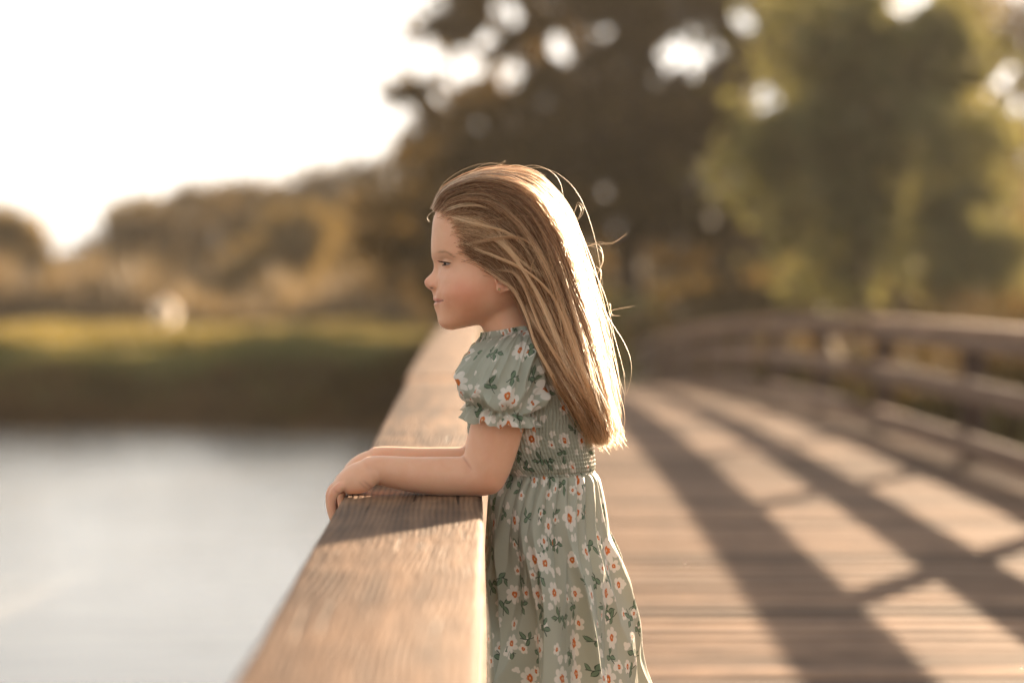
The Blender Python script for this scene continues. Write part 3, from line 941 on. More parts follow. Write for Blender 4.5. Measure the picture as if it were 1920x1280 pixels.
# denser rows near the crown pole
yy = np.where(yy < 405, 328.5 + (405 - 328.5) * ((yy - 328.5) / (405 - 328.5)) ** 1.6, yy)
ELL = lambda y: 925 - 116 * np.sqrt(np.clip(1 - ((y - 441) / 112.6) ** 2, 0, 1))
xb = np.where(yy < 405, ELL(yy), np.interp(yy, BASE[:, 1], BASE[:, 0]))
xp = np.where(yy < 405, ELL(yy), np.interp(yy, PROF[:, 1], PROF[:, 0]))
k = np.clip((yy - 395) / 20, 0, 1)
xb = np.where((yy > 395) & (yy < 415), ELL(np.minimum(yy, 440)) * (1 - k) + np.interp(yy, BASE[:, 1], BASE[:, 0]) * k, xb)
xp = np.where((yy > 395) & (yy < 415), xb, xp)
ker = np.exp(-np.linspace(-2, 2, 5) ** 2); ker /= ker.sum()
for _ in range(1):
    xp[3:-3] = np.convolve(xp, ker, 'same')[3:-3]
for _ in range(4):
    xb[3:-3] = np.convolve(xb, ker, 'same')[3:-3]
bk_t = np.array([(440, 1040), (480, 1036), (520, 1020), (560, 995), (590, 972), (610, 950), (619, 930)])
xk = np.where(yy < 441, 925 + 115 * np.sqrt(np.clip(1 - ((yy - 441) / 112.6) ** 2, 0, 1)), np.interp(yy, bk_t[:, 1 - 1], bk_t[:, 1]))
wt = np.array([(405, .0655), (440, .0700), (470, .0705), (490, .0695), (520, .0670), (550, .0635), (575, .0570), (595, .0480), (607, .0390), (614, .0300), (617.5, .0200), (619, .006)])
wr = np.where(yy < 441, .0700 * np.sqrt(np.clip(1 - ((yy - 441) / 112.6) ** 2, 0, 1)), np.interp(yy, wt[:, 0], wt[:, 1]))
xm = np.interp(yy, [328, 440, 480, 520, 550, 580, 600, 619], [925, 928, 926, 918, 908, 896, 888, 872])
xm = np.clip(xm, xb + 4, xk - 4)
nf = np.interp(yy, [400, 450, 480, 495, 530, 565, 600, 615], [2.15, 2.05, 1.85, 1.78, 1.86, 1.84, 1.90, 2.0])
def gsm(v, n):
    k_ = np.exp(-np.linspace(-2, 2, 2 * n + 1) ** 2); k_ /= k_.sum()
    return np.convolve(np.pad(v, n, mode='edge'), k_, 'valid')
lowm = np.clip((yy - 430) / 30, 0, 1) * np.clip((608 - yy) / 12, 0, 1)
wr = wr * (1 - lowm) + gsm(wr, 20) * lowm
nf, xm = gsm(nf, 24), gsm(xm, 24)
S0 = S(0)
tt = np.linspace(0, 2 * PI, NT_, endpoint=False)
tt = tt - 0.30 * np.sin(tt)                       # finer near the face midline
ct, st_ = np.cos(tt), np.sin(tt)
Xf = (xb - 905) / S0; Xk = (xk - 905) / S0; Xm = (xm - 905) / S0; Xp = (xp - 905) / S0
Zr = Z_CAM - (yy - 540) / S0
front = ct > 0
kf = np.clip(ct / 0.55, 0, 1); kf = kf * kf * (3 - 2 * kf)
ex = (2 / nf)[:, None] * kf[None] + (2 / 2.1) * (1 - kf)[None]
cx_ = np.abs(ct)[None, :] ** ex
sx_ = np.abs(st_)[None, :] ** ex * np.sign(st_)[None, :]
HX = np.where(front[None, :], Xm[:, None] - (Xm - Xf)[:, None] * cx_, Xm[:, None] + (Xk - Xm)[:, None] * cx_)
HY = wr[:, None] * sx_
HZ = np.repeat(Zr[:, None], NT_, 1)
jx = 905 + HX * S0
rise = np.clip((jx - 846) / 60, 0, 1.4) * 12.0 + np.clip(np.abs(HY) / .05, 0, 1) ** 2 * 5.0
HZ += rise / S0 * np.clip((yy - 560) / 59, 0, 1)[:, None] ** 1.5
aY = np.abs(HY)
frontm = front[None, :].astype(float)
# nose and lips: what the profile stands proud of the base, fading sideways
wn_t = np.array([(478, .012), (490, .0075), (500, .0066), (510, .0072), (518, .0092), (527, .0112), (536, .0122), (541, .0114), (546, .0080), (551, .0090), (556, .0125), (566, .0150), (574, .0145), (582, .013), (592, .015), (602, .019), (612, .024), (619, .026)])
wN = np.interp(yy, wn_t[:, 0], wn_t[:, 1])
pw = np.interp(yy, [478, 500, 515, 530, 545, 551, 556, 575, 590, 619], [2, 2, 2.2, 2.6, 2.4, 2.2, 2.6, 2.6, 2.2, 2.2])
HX += (Xp - Xf)[:, None] * np.exp(-(aY / wN[:, None]) ** pw[:, None]) * frontm
# normals for the finer reliefs
def grid_normals(X, Y, Z):
    Pg = np.stack([X, Y, Z], -1)
    du = np.gradient(Pg, axis=0)
    dv = np.roll(Pg, -1, 1) - np.roll(Pg, 1, 1)
    nn = np.cross(dv, du)
    L = np.linalg.norm(nn, axis=2, keepdims=True)
    nn = nn / np.maximum(L, 1e-12)
    c = np.stack([X - Xm[:, None], Y, (Z - P(0, 470)[2])], -1)
    return nn * np.sign((nn * c).sum(-1, keepdims=True) + 1e-9)
px_ = 905 + HX * S0
py_ = 540 - (HZ - Z_CAM) * S0
def bump_at(x, y, sx, sy, amp, ymin=0.004, ymax=1, rot=0.0):
    """relief in metres at the near and far cheek alike, placed in the side view"""
    dx, dy = px_ - x, py_ - y
    c, s = math.cos(rot), math.sin(rot)
    u, v = dx * c + dy * s, -dx * s + dy * c
    m = np.clip((aY - ymin) / 0.003, 0, 1) * (aY < ymax) * frontm
    return amp * np.exp(-(u / sx) ** 2 - (v / sy) ** 2) * m
rel = bump_at(838, 494, 18, 11, -.0044, .006)          # eye socket
rel += bump_at(820, 500, 8, 12, -.0008, .005, .022)     # inner corner
rel += bump_at(832, 474, 26, 10, .0009, .004)            # brow
rel += bump_at(858, 546, 34, 28, .0068, .012)           # cheek
rel += bump_at(848, 522, 20, 10, .0016, .012)
rel += bump_at(812.5, 534, 6.8, 6.6, .0036, .004, .022)    # wing of the nose
rel += bump_at(821.5, 534, 2.2, 7.5, -.0018, .006, .026)   # crease behind it
rel += bump_at(818, 542, 6, 2.0, -.0010, .006, .026)
rel += bump_at(809.5, 539.8, 3.6, 1.7, -.0028, .0025, .012)  # nostril
ymo = lambda x: 565.6 - 3.2 * np.clip((x - 814) / 20, 0, 1.2) ** 2
rel += -.0017 * np.exp(-((py_ - ymo(px_)) / 1.35) ** 2) * np.clip((835.5 - px_) / 5, 0, 1) * np.clip((px_ - 806) / 4, 0, 1) * frontm * (aY < .03)
     # mouth line
rel += bump_at(834, 562.2, 3.0, 2.2, -.0008, .008)        # corner of the mouth
rel += bump_at(842, 564, 8, 14, .0008, .010)
rel += bump_at(832, 552, 3.2, 14, -.0004, .008, 1, 0.35)       # fold from nose to mouth
rel += bump_at(830, 606, 22, 10, .0010, .004)
rel += bump_at(820, 560.5, 7.5, 3.2, .0013, .002, .020)
rel += bump_at(820, 570.5, 7.0, 3.6, .0016, .002, .019)
mid = np.exp(-(py_ - 565.3) ** 2 / 1.6) * np.exp(-(aY / .012) ** 4) * frontm
rel -= .0006 * mid
Nn = grid_normals(HX, HY, HZ)
HX += Nn[..., 0] * rel; HY += Nn[..., 1] * rel; HZ += Nn[..., 2] * rel * 0.6
headV = np.stack([HX, HY, HZ], -1).reshape(-1, 3)
headF = ring_faces(NR, NT_)
capq = []
for b0, fl in ((0, 0), ((NR - 1) * NT_, 1)):
    for j in range(0, NT_ // 2 - 1):
        q = (b0 + j, b0 + j + 1, b0 + NT_ - 2 - j, b0 + NT_ - 1 - j)
        capq.append(q if fl else q[::-1])
headF = np.concatenate([headF, np.array(capq)])

EYE_PX, EYE_Y, EYE_R = (848.5, 493.5), 0.0292, 0.0112
def eye_centre(sgn):
    c = P(EYE_PX[0], EYE_PX[1], 0); c[1] = sgn * EYE_Y
    return c

def eye_frame(sgn):
    g = np.array((-0.88, sgn * 0.46, -0.04)); g /= np.linalg.norm(g)
    r = np.cross((0, 0, 1), g); r /= np.linalg.norm(r)
    u = np.cross(g, r)
    return g, r, u

def lid(sgn, upper):
    """a shell hugging the eyeball: a patch between the lid edge and the orbit"""
    c = eye_centre(sgn); g, r, u = eye_frame(sgn)
    al = np.linspace(R(-82), R(82), 40)
    rings = []
    na, ne = len(al), 14
    grid_o, grid_i = [], []
    for a in al:
        s_ = a * -sgn                         # towards the outer corner positive
        w = np.clip(1 - (a / R(60)) ** 2, 0, 1)
        if upper: e0, e1 = R(2) + R(5.5) * w ** 0.8 - R(3) * (s_ > 0) * (s_ / R(60)), R(88)
        else: e0, e1 = R(-2) - R(8.5) * w ** 0.9 - R(3) * (s_ > 0) * (s_ / R(60)), R(-56)
        for e in np.linspace(e0, e1, ne):
            d = math.cos(e) * (math.cos(a) * g + math.sin(a) * r) + math.sin(e) * u
            k_ = abs(e - e0) / (abs(e1 - e0) + 1e-6)
            grid_o.append(c + d * (EYE_R + 0.0011 - (0.0024 if not upper else 0.0014) * k_ ** 1.5)); grid_i.append(c + d * (EYE_R - 0.0016))
    go, gi = np.array(grid_o), np.array(grid_i)
    V = np.concatenate([go, gi]); m = na * ne
    f = []
    for i in range(na - 1):
        for j in range(ne - 1):
            a0, a1, b0, b1 = i * ne + j, i * ne + j + 1, (i + 1) * ne + j, (i + 1) * ne + j + 1
            f.append((a0, a1, b1, b0)); f.append((m + a0, m + b0, m + b1, m + a1))
    for i in range(na - 1):
        for j, fl in ((0, 0), (ne - 1, 1)):
            q = (i * ne + j, (i + 1) * ne + j, m + (i + 1) * ne + j, m + i * ne + j)
            f.append(q if not fl else q[::-1])
    for j in range(ne - 1):
        for i, fl in ((0, 1), (na - 1, 0)):
            q = (i * ne + j, i * ne + j + 1, m + i * ne + j + 1, m + i * ne + j)
            f.append(q[::-1] if fl else q)
    return V, np.array(f)


parts = [(headV, headF)]
for sg in (-1, 1):
    parts += [lid(sg, True), lid(sg, False)]
    # ear: a bent saucer with a lobe, rim and bowl
    ec = np.array(P(946, 518, 0)); ec[1] = sg * 0.0665
    ring = []
    th = np.linspace(0, 2 * PI, 32, endpoint=False)
    ex_, ez_ = 0.0155, 0.0225
    lay = [(0.05, .0035), (0.45, .0030), (0.70, .0045), (0.88, .0078), (1.0, .0062), (0.97, .0015), (0.80, -.003), (0.3, -.006), (0.03, -.007)]
    for sc_, h_ in lay:
        lo = np.clip(-np.sin(th), 0, 1) ** 2
        xx = np.cos(th) * ex_ * sc_ * (1 - 0.30 * lo) - 0.004 * np.sin(th) * sc_ - 0.004 * lo * sc_
        zz_ = np.sin(th) * ez_ * sc_
        ring.append(np.column_stack([ec[0] + xx, np.full(32, ec[1]) + sg * (h_ + 0.25 * (xx + 0.012)) * np.where(lo > .3, 0.8, 1), ec[2] + zz_]))
    V = np.concatenate(ring); F = ring_faces(len(ring), 32)
    e_ = []
    for b0, fl in ((0, 0), ((len(ring) - 1) * 32, 1)):
        for j in range(15):
            q = (b0 + j, b0 + j + 1, b0 + 30 - j, b0 + 31 - j)
            e_.append(q if fl else q[::-1])
    parts.append((V, np.concatenate([F, np.array(e_)])))
    lb = np.array(P(938, 541, 0)); lb[1] = sg * 0.0705
    parts.append(sweep([lb + (0.004, -sg * .002, .010), lb + (.001, 0, .003), lb + (0, sg * .0005, -.0035)], [.0062, .0075, .0058], [.0035, .0038, .0032], ns=16, n=10))

# neck and trunk
def PP(lst, Y=0.0):
    return [P(x, y, Y) for x, y in lst]
tr = [(938, 560), (956, 612), (975, 645), (988, 680), (995, 740), (1000, 810), (1014, 880), (1036, 960), (1046, 1040), (1048, 1085)]
parts.append(sweep(PP(tr), np.array([50, 50, 58, 74, 90, 94, 78, 76, 78, 70]) / S0, [.041, .042, .050, .074, .088, .082, .072, .076, .076, .070], ns=40, n=60))
# legs and feet
for sg in (-1, 1):
    Yl = sg * 0.046
    parts.append(sweep([P(1046, 1040, Yl), P(1044, 1180, Yl), P(1036, 1380, Yl), P(1044, 1480, Yl), P(1048, 1640, Yl), P(1052, 1810, Yl)], [.044, .042, .038, .036, .032, .024], ns=24, n=30))
    parts.append(sweep([P(1066, 1838, Yl), P(1040, 1840, Yl), P(1000, 1848, Yl), P(950, 1852, Yl * 1.15)], [.020, .021, .016, .010], [.021, .024, .028, .022], ns=20, n=16))
# arms: the near one is read from the photograph, the far one mirrors it
ARM_Y = -0.092
s_a = S(ARM_Y)
def arm(sg):
    Y = ARM_Y
    def q(x, y, dY=0.0):
        p = P(x, y, Y); p[1] += dY
        return p
    out = []
    up = [q(985, 676, .045), q(964, 686, .020), q(948, 725, .004), q(938, 775, 0), q(925, 828, 0), q(914, 868, 0), q(908, 884, 0)]
    out.append(sweep(up, np.array([34, 42, 48, 50, 49, 46.5, 44]) / s_a, np.array([30, 38, 45, 46, 46, 45, 43]) / s_a, ns=32, n=40))
    fo = [q(912, 886), q(890, 892), q(855, 893), q(815, 892), q(775, 889.5), q(740, 885), q(712, 881), q(694, 881)]
    out.append(sweep(fo, np.array([43, 39, 37.5, 36, 33.5, 30.5, 27, 26]) / s_a, np.array([42, 41, 40, 38, 35, 32, 31, 33]) / s_a, ns=32, n=48))
    pa = [q(710, 882), q(690, 886), q(668, 894), q(650, 903), q(637, 911)]
    out.append(sweep(pa, np.array([25, 26, 26, 22, 15]) / s_a, np.array([30, 35, 38, 38, 35]) / s_a, ns=32, n=24))
    # heel of the hand on the near (little finger) side
    out.append(sweep([q(700, 888, -.013), q(676, 900, -.016), q(655, 908, -.016)], np.array([20, 23, 17]) / s_a, np.array([16, 18, 15]) / s_a, ns=20, n=14))
    # four fingers over the edge of the rail, thumb lying along the wood on the body side
    for k_, (dy, r_, ln, ox) in enumerate(((-.0235, 8.6, .90, 2.0), (-.0080, 9.6, 1.04, -2.0), (.0075, 9.8, 1.10, -3.0), (.0225, 9.4, 1.0, -1.0))):
        f = [q(648, 905, dy * .9), q(635 + ox, 912, dy), q(625.5 + ox, 922, dy), q(622 + ox * .7, 936, dy * .97), q(623.5 + ox * .3, 936 + 18 * ln, dy * .95), q(628.5, 936 + 36 * ln, dy * .93), q(634, 936 + 50 * ln, dy * .92)]
        rr = np.array([1.05, 1.1, 1.12, 1.0, .98, .95, .82]) * r_ / s_a
        out.append(sweep(f, rr, rr * 1.0, ns=18, n=36))
    th_ = [q(692, 892, .018), q(674, 904, .032), q(658, 912, .040), q(644, 916, .043)]
    out.append(sweep(th_, np.array([15, 13, 10.5, 9]) / s_a, np.array([14, 12, 10.5, 9]) / s_a, ns=18, n=18))
    if sg > 0:
        out = [(V * np.array((1, -1, 1)), F[:, ::-1]) for V, F in out]
    return out
parts += arm(-1) + arm(1)

V, F = join_np(parts)
raw = mesh_np('person_raw', V, F)
ro = bpy.data.objects.new('person_raw', raw)
C.objects.link(ro)
rm = ro.modifiers.new('r', 'REMESH'); rm.mode = 'VOXEL'; rm.voxel_size = 0.00125; rm.use_smooth_shade = True
sm = ro.modifiers.new('s', 'SMOOTH'); sm.factor = 0.5; sm.iterations = 3
dg = bpy.context.evaluated_depsgraph_get()
body_me = bpy.data.meshes.new_from_object(ro.evaluated_get(dg))
bpy.data.objects.remove(ro); bpy.data.meshes.remove(raw)
body_me.name = 'person'
nv = len(body_me.vertices)
co = np.empty(nv * 3, np.float32); body_me.vertices.foreach_get('co', co); co = co.reshape(-1, 3).astype(float)

ed = np.empty(len(body_me.edges) * 2, np.int32); body_me.edges.foreach_get('vertices', ed); ed = ed.reshape(-1, 2)
def relax(mask, n):
    global co
    e = ed[mask[ed[:, 0]] | mask[ed[:, 1]]]
    deg = np.bincount(e.ravel(), minlength=nv).astype(float)
    for _ in range(n):
        acc = np.stack([np.bincount(e[:, 0], co[e[:, 1], k_], nv) + np.bincount(e[:, 1], co[e[:, 0], k_], nv) for k_ in range(3)], 1)
        avg = acc / np.maximum(deg, 1)[:, None]
        co = np.where(mask[:, None], co * .4 + avg * .6, co)
_x, _y, _a = 905 + co[:, 0] * S0, 540 - (co[:, 2] - Z_CAM) * S0, np.abs(co[:, 1])
relax((_x > 872) & (_y > 545) & (_y < 660) & (_a < .08), 45)
relax((_x > 868) & (_x < 922) & (_y > 500) & (_y <= 600) & (_a < .08), 20)
relax((_a > .05) & (_y > 800) & (_x > 840), 30)          # crook and point of the elbow
relax((_a > .05) & (_y > 840) & (_x > 655) & (_x <= 840), 10)
# skin tints: lips, blush, brow, warmer knuckles; scalp under the hair
bx, by, baY = 905 + co[:, 0] * S0, 540 - (co[:, 2] - Z_CAM) * S0, np.abs(co[:, 1])
base = np.array((0.76, 0.43, 0.275))
colr = np.repeat(base[None], nv, 0)
def tint(mask, c, amt):
    global colr
    m = np.clip(mask, 0, 1)[:, None] * amt
    colr = colr * (1 - m) + np.array(c) * m
head_m = (by < 640) & (baY < .085)
g2 = lambda x, y, sx, sy: np.exp(-((bx - x) / sx) ** 2 - ((by - y) / sy) ** 2) * head_m
tint(g2(880, 575, 40, 34), (0.68, 0.29, 0.15), 0.55)
tint(g2(862, 545, 42, 28), (0.74, 0.30, 0.19), 0.6)
tint(g2(800, 532, 14, 10), (0.72, 0.30, 0.20), 0.50)
tint(g2(938, 535, 20, 22), (0.70, 0.31, 0.20), 0.4)
tint(g2(836, 500, 14, 6), (0.60, 0.33, 0.23), 0.35)
lipx = np.clip((835 - bx) / 4, 0, 1) * (bx < 840)
up_e = 556.4 + 4.2 * np.clip((bx - 813) / 20, 0, 1); lo_e = 575.5 - 11.0 * np.clip((bx - 813) / 20, 0, 1) ** 1.4
lm = np.where(by < ymo(bx), 1.0, 0.5) * np.clip((by - up_e) / 1.6, 0, 1) * np.clip((lo_e - by) / 1.8, 0, 1) * lipx * head_m * (baY < .036)
tint(lm, (0.62, 0.23, 0.185), 0.75)
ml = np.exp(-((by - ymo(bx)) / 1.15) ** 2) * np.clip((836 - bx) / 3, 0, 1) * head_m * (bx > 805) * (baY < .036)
tint(ml, (0.13, 0.04, 0.03), 0.9)  # shade between the lips, painted into the skin colour
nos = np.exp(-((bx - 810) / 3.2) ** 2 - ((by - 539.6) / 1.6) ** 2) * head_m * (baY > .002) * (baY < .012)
tint(nos, (0.10, 0.035, 0.025), 0.95)  # nostril shadow painted as a dark skin tint
# brow tint in the colour of its hairs
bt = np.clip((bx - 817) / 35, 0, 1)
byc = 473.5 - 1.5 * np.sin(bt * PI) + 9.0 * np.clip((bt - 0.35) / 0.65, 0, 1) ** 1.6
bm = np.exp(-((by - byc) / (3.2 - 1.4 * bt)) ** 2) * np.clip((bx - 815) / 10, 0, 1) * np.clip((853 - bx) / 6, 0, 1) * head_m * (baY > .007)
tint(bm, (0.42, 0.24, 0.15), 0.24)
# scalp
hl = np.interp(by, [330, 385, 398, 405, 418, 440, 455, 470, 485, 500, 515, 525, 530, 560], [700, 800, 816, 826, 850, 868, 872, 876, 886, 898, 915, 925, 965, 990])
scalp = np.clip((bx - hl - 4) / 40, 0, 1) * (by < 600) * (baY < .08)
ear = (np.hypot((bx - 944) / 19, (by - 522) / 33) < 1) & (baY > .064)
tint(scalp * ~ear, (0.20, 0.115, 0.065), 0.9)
# knuckles, elbows
tint(np.exp(-((bx - 628) / 14) ** 2 - ((by - 915) / 18) ** 2), (0.72, 0.33, 0.22), 0.4)
tint(np.exp(-((bx - 915) / 40) ** 2 - ((by - 915) / 30) ** 2) * (baY > .05), (0.72, 0.33, 0.21), 0.4)
# reddish crease lines at wrist, elbow, fingers; their shade painted into the colour
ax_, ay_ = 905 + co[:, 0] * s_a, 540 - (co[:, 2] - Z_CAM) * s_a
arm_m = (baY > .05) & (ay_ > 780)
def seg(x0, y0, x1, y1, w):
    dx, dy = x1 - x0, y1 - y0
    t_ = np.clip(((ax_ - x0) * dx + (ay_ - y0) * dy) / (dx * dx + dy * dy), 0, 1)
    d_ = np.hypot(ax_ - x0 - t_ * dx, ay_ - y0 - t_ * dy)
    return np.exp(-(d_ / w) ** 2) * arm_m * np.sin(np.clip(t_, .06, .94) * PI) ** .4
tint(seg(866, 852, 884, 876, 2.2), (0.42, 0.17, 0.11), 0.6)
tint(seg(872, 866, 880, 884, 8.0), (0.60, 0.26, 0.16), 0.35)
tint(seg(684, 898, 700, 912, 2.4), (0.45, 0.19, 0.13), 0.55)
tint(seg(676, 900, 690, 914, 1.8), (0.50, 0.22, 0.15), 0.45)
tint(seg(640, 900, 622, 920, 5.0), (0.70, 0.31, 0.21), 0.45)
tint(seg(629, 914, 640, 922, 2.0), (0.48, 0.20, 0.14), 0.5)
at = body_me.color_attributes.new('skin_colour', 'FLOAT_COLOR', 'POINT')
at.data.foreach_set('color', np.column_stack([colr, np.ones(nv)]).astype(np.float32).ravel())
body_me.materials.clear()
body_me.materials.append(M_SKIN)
body_me.polygons.foreach_set('use_smooth', np.ones(len(body_me.polygons), dtype=bool))
ORG = np.array((0.075, 0.0, 0.0))
co2 = (co - ORG).astype(np.float32)
body_me.vertices.foreach_set('co', co2.ravel())
body_me.update()
person = link('person', body_me, None, tuple(ORG))
tag(person, 'little girl with long blonde hair in sage daisy dress leaning on the railing', 'person')


def child(name, V, F, mat, parent=None, smooth=True):
    return link(name, mesh_np(name, np.asarray(V) - ORG, F, mat, smooth), parent or person)


# ---------------------------------------------------------------- eyes, lashes, brows, ear studs
t = NT('eye_surface')
at_ = t.node('ShaderNodeAttribute', attribute_name='eye_colour').outputs['Color']
M_EYE = t.done(t.principled(at_, 0.22, None, 0.22))
for sg in (-1, 1):
    c = eye_centre(sg)
    gz_ = np.array((-0.96, sg * 0.24, -0.10)); gz_ /= np.linalg.norm(gz_)
    na, nb = 40, 48
    r_ = np.cross((0, 0, 1), gz_); r_ /= np.linalg.norm(r_); u_ = np.cross(gz_, r_)
    rings, cols = [], []
    for a in np.linspace(0.01, PI - 0.01, na):
        b_ = np.linspace(0, 2 * PI, nb, endpoint=False)
        rad = EYE_R * (1.0 + 0.05 * math.exp(-(a / 0.42) ** 4))
        d = math.cos(a) * gz_[None] + math.sin(a) * (np.cos(b_)[:, None] * r_ + np.sin(b_)[:, None] * u_)
        rings.append(c + d * rad)
        deg = math.degrees(a)
        cl = (0.01, 0.008, 0.007) if deg < 12 else ((0.035, 0.025, 0.017) if deg < 27 else ((0.015, 0.012, 0.010) if deg < 30 else (0.42, 0.36, 0.32)))
        cols += [cl + (1,)] * nb
    V = np.concatenate(rings); F = ring_faces(na, nb)
    o = child('eye', V, F, M_EYE)
    ca = o.data.color_attributes.new('eye_colour', 'FLOAT_COLOR', 'POINT')
    ca.data.foreach_set('color', np.array(cols, np.float32).ravel())


def curves_obj(name, strands, radii, mat, parent):
    """strands: list of (k,3) arrays -> one hair-curve object"""
    hc = bpy.data.hair_curves.new(name)
    hc.add_curves([len(s) for s in strands])
    pts = np.concatenate(strands) - ORG
    hc.points.foreach_set('position', pts.astype(np.float32).ravel())
    ra = hc.attributes.get('radius') or hc.attributes.new('radius', 'FLOAT', 'POINT')
    ra.data.foreach_set('value', np.concatenate(radii).astype(np.float32))
    hc.materials.append(mat)
    o = link(name, hc, parent)
    return o


hr = np.random.default_rng(21)
for sg in (-1, 1):
    c = eye_centre(sg); g, r_, u_ = eye_frame(sg)
    st, rd = [], []
    for i in range(70):
        a = (R(-30) + R(86) * (i / 69.0) + hr.normal(0, .02)) * -sg
        w = np.clip(1 - (a / R(60)) ** 2, 0, 1)
        s_ = a * -sg
        e0 = R(2) + R(5.5) * w ** 0.8 - R(3) * (s_ > 0) * (s_ / R(60))
        d = math.cos(e0) * (math.cos(a) * g + math.sin(a) * r_) + math.sin(e0) * u_
        p0 = c + d * (EYE_R + 0.0012)
        L = 0.0075 * hr.uniform(.75, 1.1)
        out = d * 0.8 + np.array((-0.55, 0, -0.28))
        out /= np.linalg.norm(out)
        pts = [p0 + out * L * q + np.array((0, 0, 1)) * L * 0.42 * q * q for q in np.linspace(0, 1, 6)]
        st.append(np.array(pts)); rd.append(np.linspace(.00020, .00005, 6))
    for i in range(26):
        a = R(-48) + R(96) * (i / 25.0)
        w = np.clip(1 - (a / R(60)) ** 2, 0, 1)
        e0 = R(-2) - R(8.5) * w ** 0.9
        d = math.cos(e0) * (math.cos(a) * g + math.sin(a) * r_) + math.sin(e0) * u_
        p0 = c + d * (EYE_R + 0.0010)
        out = d + np.array((-.2, 0, -.5)); out /= np.linalg.norm(out)
        st.append(np.array([p0 + out * .0022 * q for q in np.linspace(0, 1, 4)])); rd.append(np.linspace(.00014, .00005, 4))
    # the dark line along the upper lid
    al = np.linspace(R(-57), R(57), 40)
    ln = []
    for a in al:
        w = np.clip(1 - (a / R(60)) ** 2, 0, 1)
        s_ = a * -sg
        e0 = R(1.2) + R(5.0) * w ** 0.8 - R(3) * (s_ > 0) * (s_ / R(60))
        d = math.cos(e0) * (math.cos(a) * g + math.sin(a) * r_) + math.sin(e0) * u_
        ln.append(c + d * (EYE_R + 0.0011))
    st.append(np.array(ln)); rd.append(np.full(40, .00060) * np.sin(np.linspace(.15, PI - .15, 40)) ** .6)
    curves_obj('eyelashes', st, rd, M_LASH, person)

# face surface lookup for brows and hair roots
from mathutils.bvhtree import BVHTree
sel = np.where(headV[:, 2] > -9)[0]
bvh = BVHTree.FromPolygons([tuple(v) for v in headV[:, :3]], [tuple(int(i) for i in f) for f in headF], epsilon=0.0)
def on_head(x, y, sg, lift=0.0):
    """point of the head surface seen from the side at pixel (x, y)"""
    p = P(x, y, 0)
    hit = bvh.ray_cast(Vector((p[0], sg * 0.3, p[2])), Vector((0, -sg, 0)))
    if hit[0] is None: return None
    return np.array(hit[0]) + np.array(hit[1]) * (lift if hit[1][1] * sg > 0 else -lift)

for sg in (-1, 1):
    st, rd = [], []
    for i in range(60):
        q = hr.uniform(0.06, 1)
        x = 818 + 34 * q
        yb = 473.5 - 1.5 * math.sin(q * PI) + 9.0 * max(0, (q - .35) / .65) ** 1.6 + hr.normal(0, 1.5 * (1 - .5 * q))
        a = on_head(x, yb + 1, sg, .0002); b = on_head(x + 5.5, yb - 1.6 + 3.4 * q, sg, .0004)
        if a is None or b is None: continue
        st.append(np.array([a, (a + b) / 2 + (0, sg * .0003, 0), b])); rd.append(np.array([.00008, .00007, .00003]))
    curves_obj('eyebrow', st, rd, M_BROW, person)

for sg in (-1, 1):
    p = np.array(P(935.0, 542.5, 0)); p[1] = sg * .0752
    a = np.linspace(0, 2 * PI, 24, endpoint=False)
    rings = [p + np.column_stack([np.cos(a) * r_, np.full(24, sg * h_), np.sin(a) * r_]) for r_, h_ in ((.0004, -.002), (.0018, -.001), (.0020, .0004), (.0017, .0010), (.0012, .0011), (.0009, .0004), (.0002, .0003))]
    child('ear_stud', np.concatenate(rings), ring_faces(len(rings), 24), M_GOLD)

# ---------------------------------------------------------------- dress
def uv_set(o, uv, nr, ns):
    """uv per grid vertex (nr, ns+1): the last column repeats the first one ring further"""
    me = o.data
    lay = me.uv_layers.new(name='cloth')
    li = np.empty(len(me.loops), np.int32); me.loops.foreach_get('vertex_index', li)
    r_, c_ = li // ns, li % ns
    # loops of the closing quads that sit on column 0 belong to column ns
    lt = len(li) // 4
    cq = c_.reshape(lt, 4).copy()
    wrap = (cq.max(1) == ns - 1) & (cq.min(1) == 0)
    cq[wrap] = np.where(cq[wrap] == 0, ns, cq[wrap])
    uvv = uv[r_, cq.ravel()]
    lay.data.foreach_set('uv', uvv.astype(np.float32).ravel())


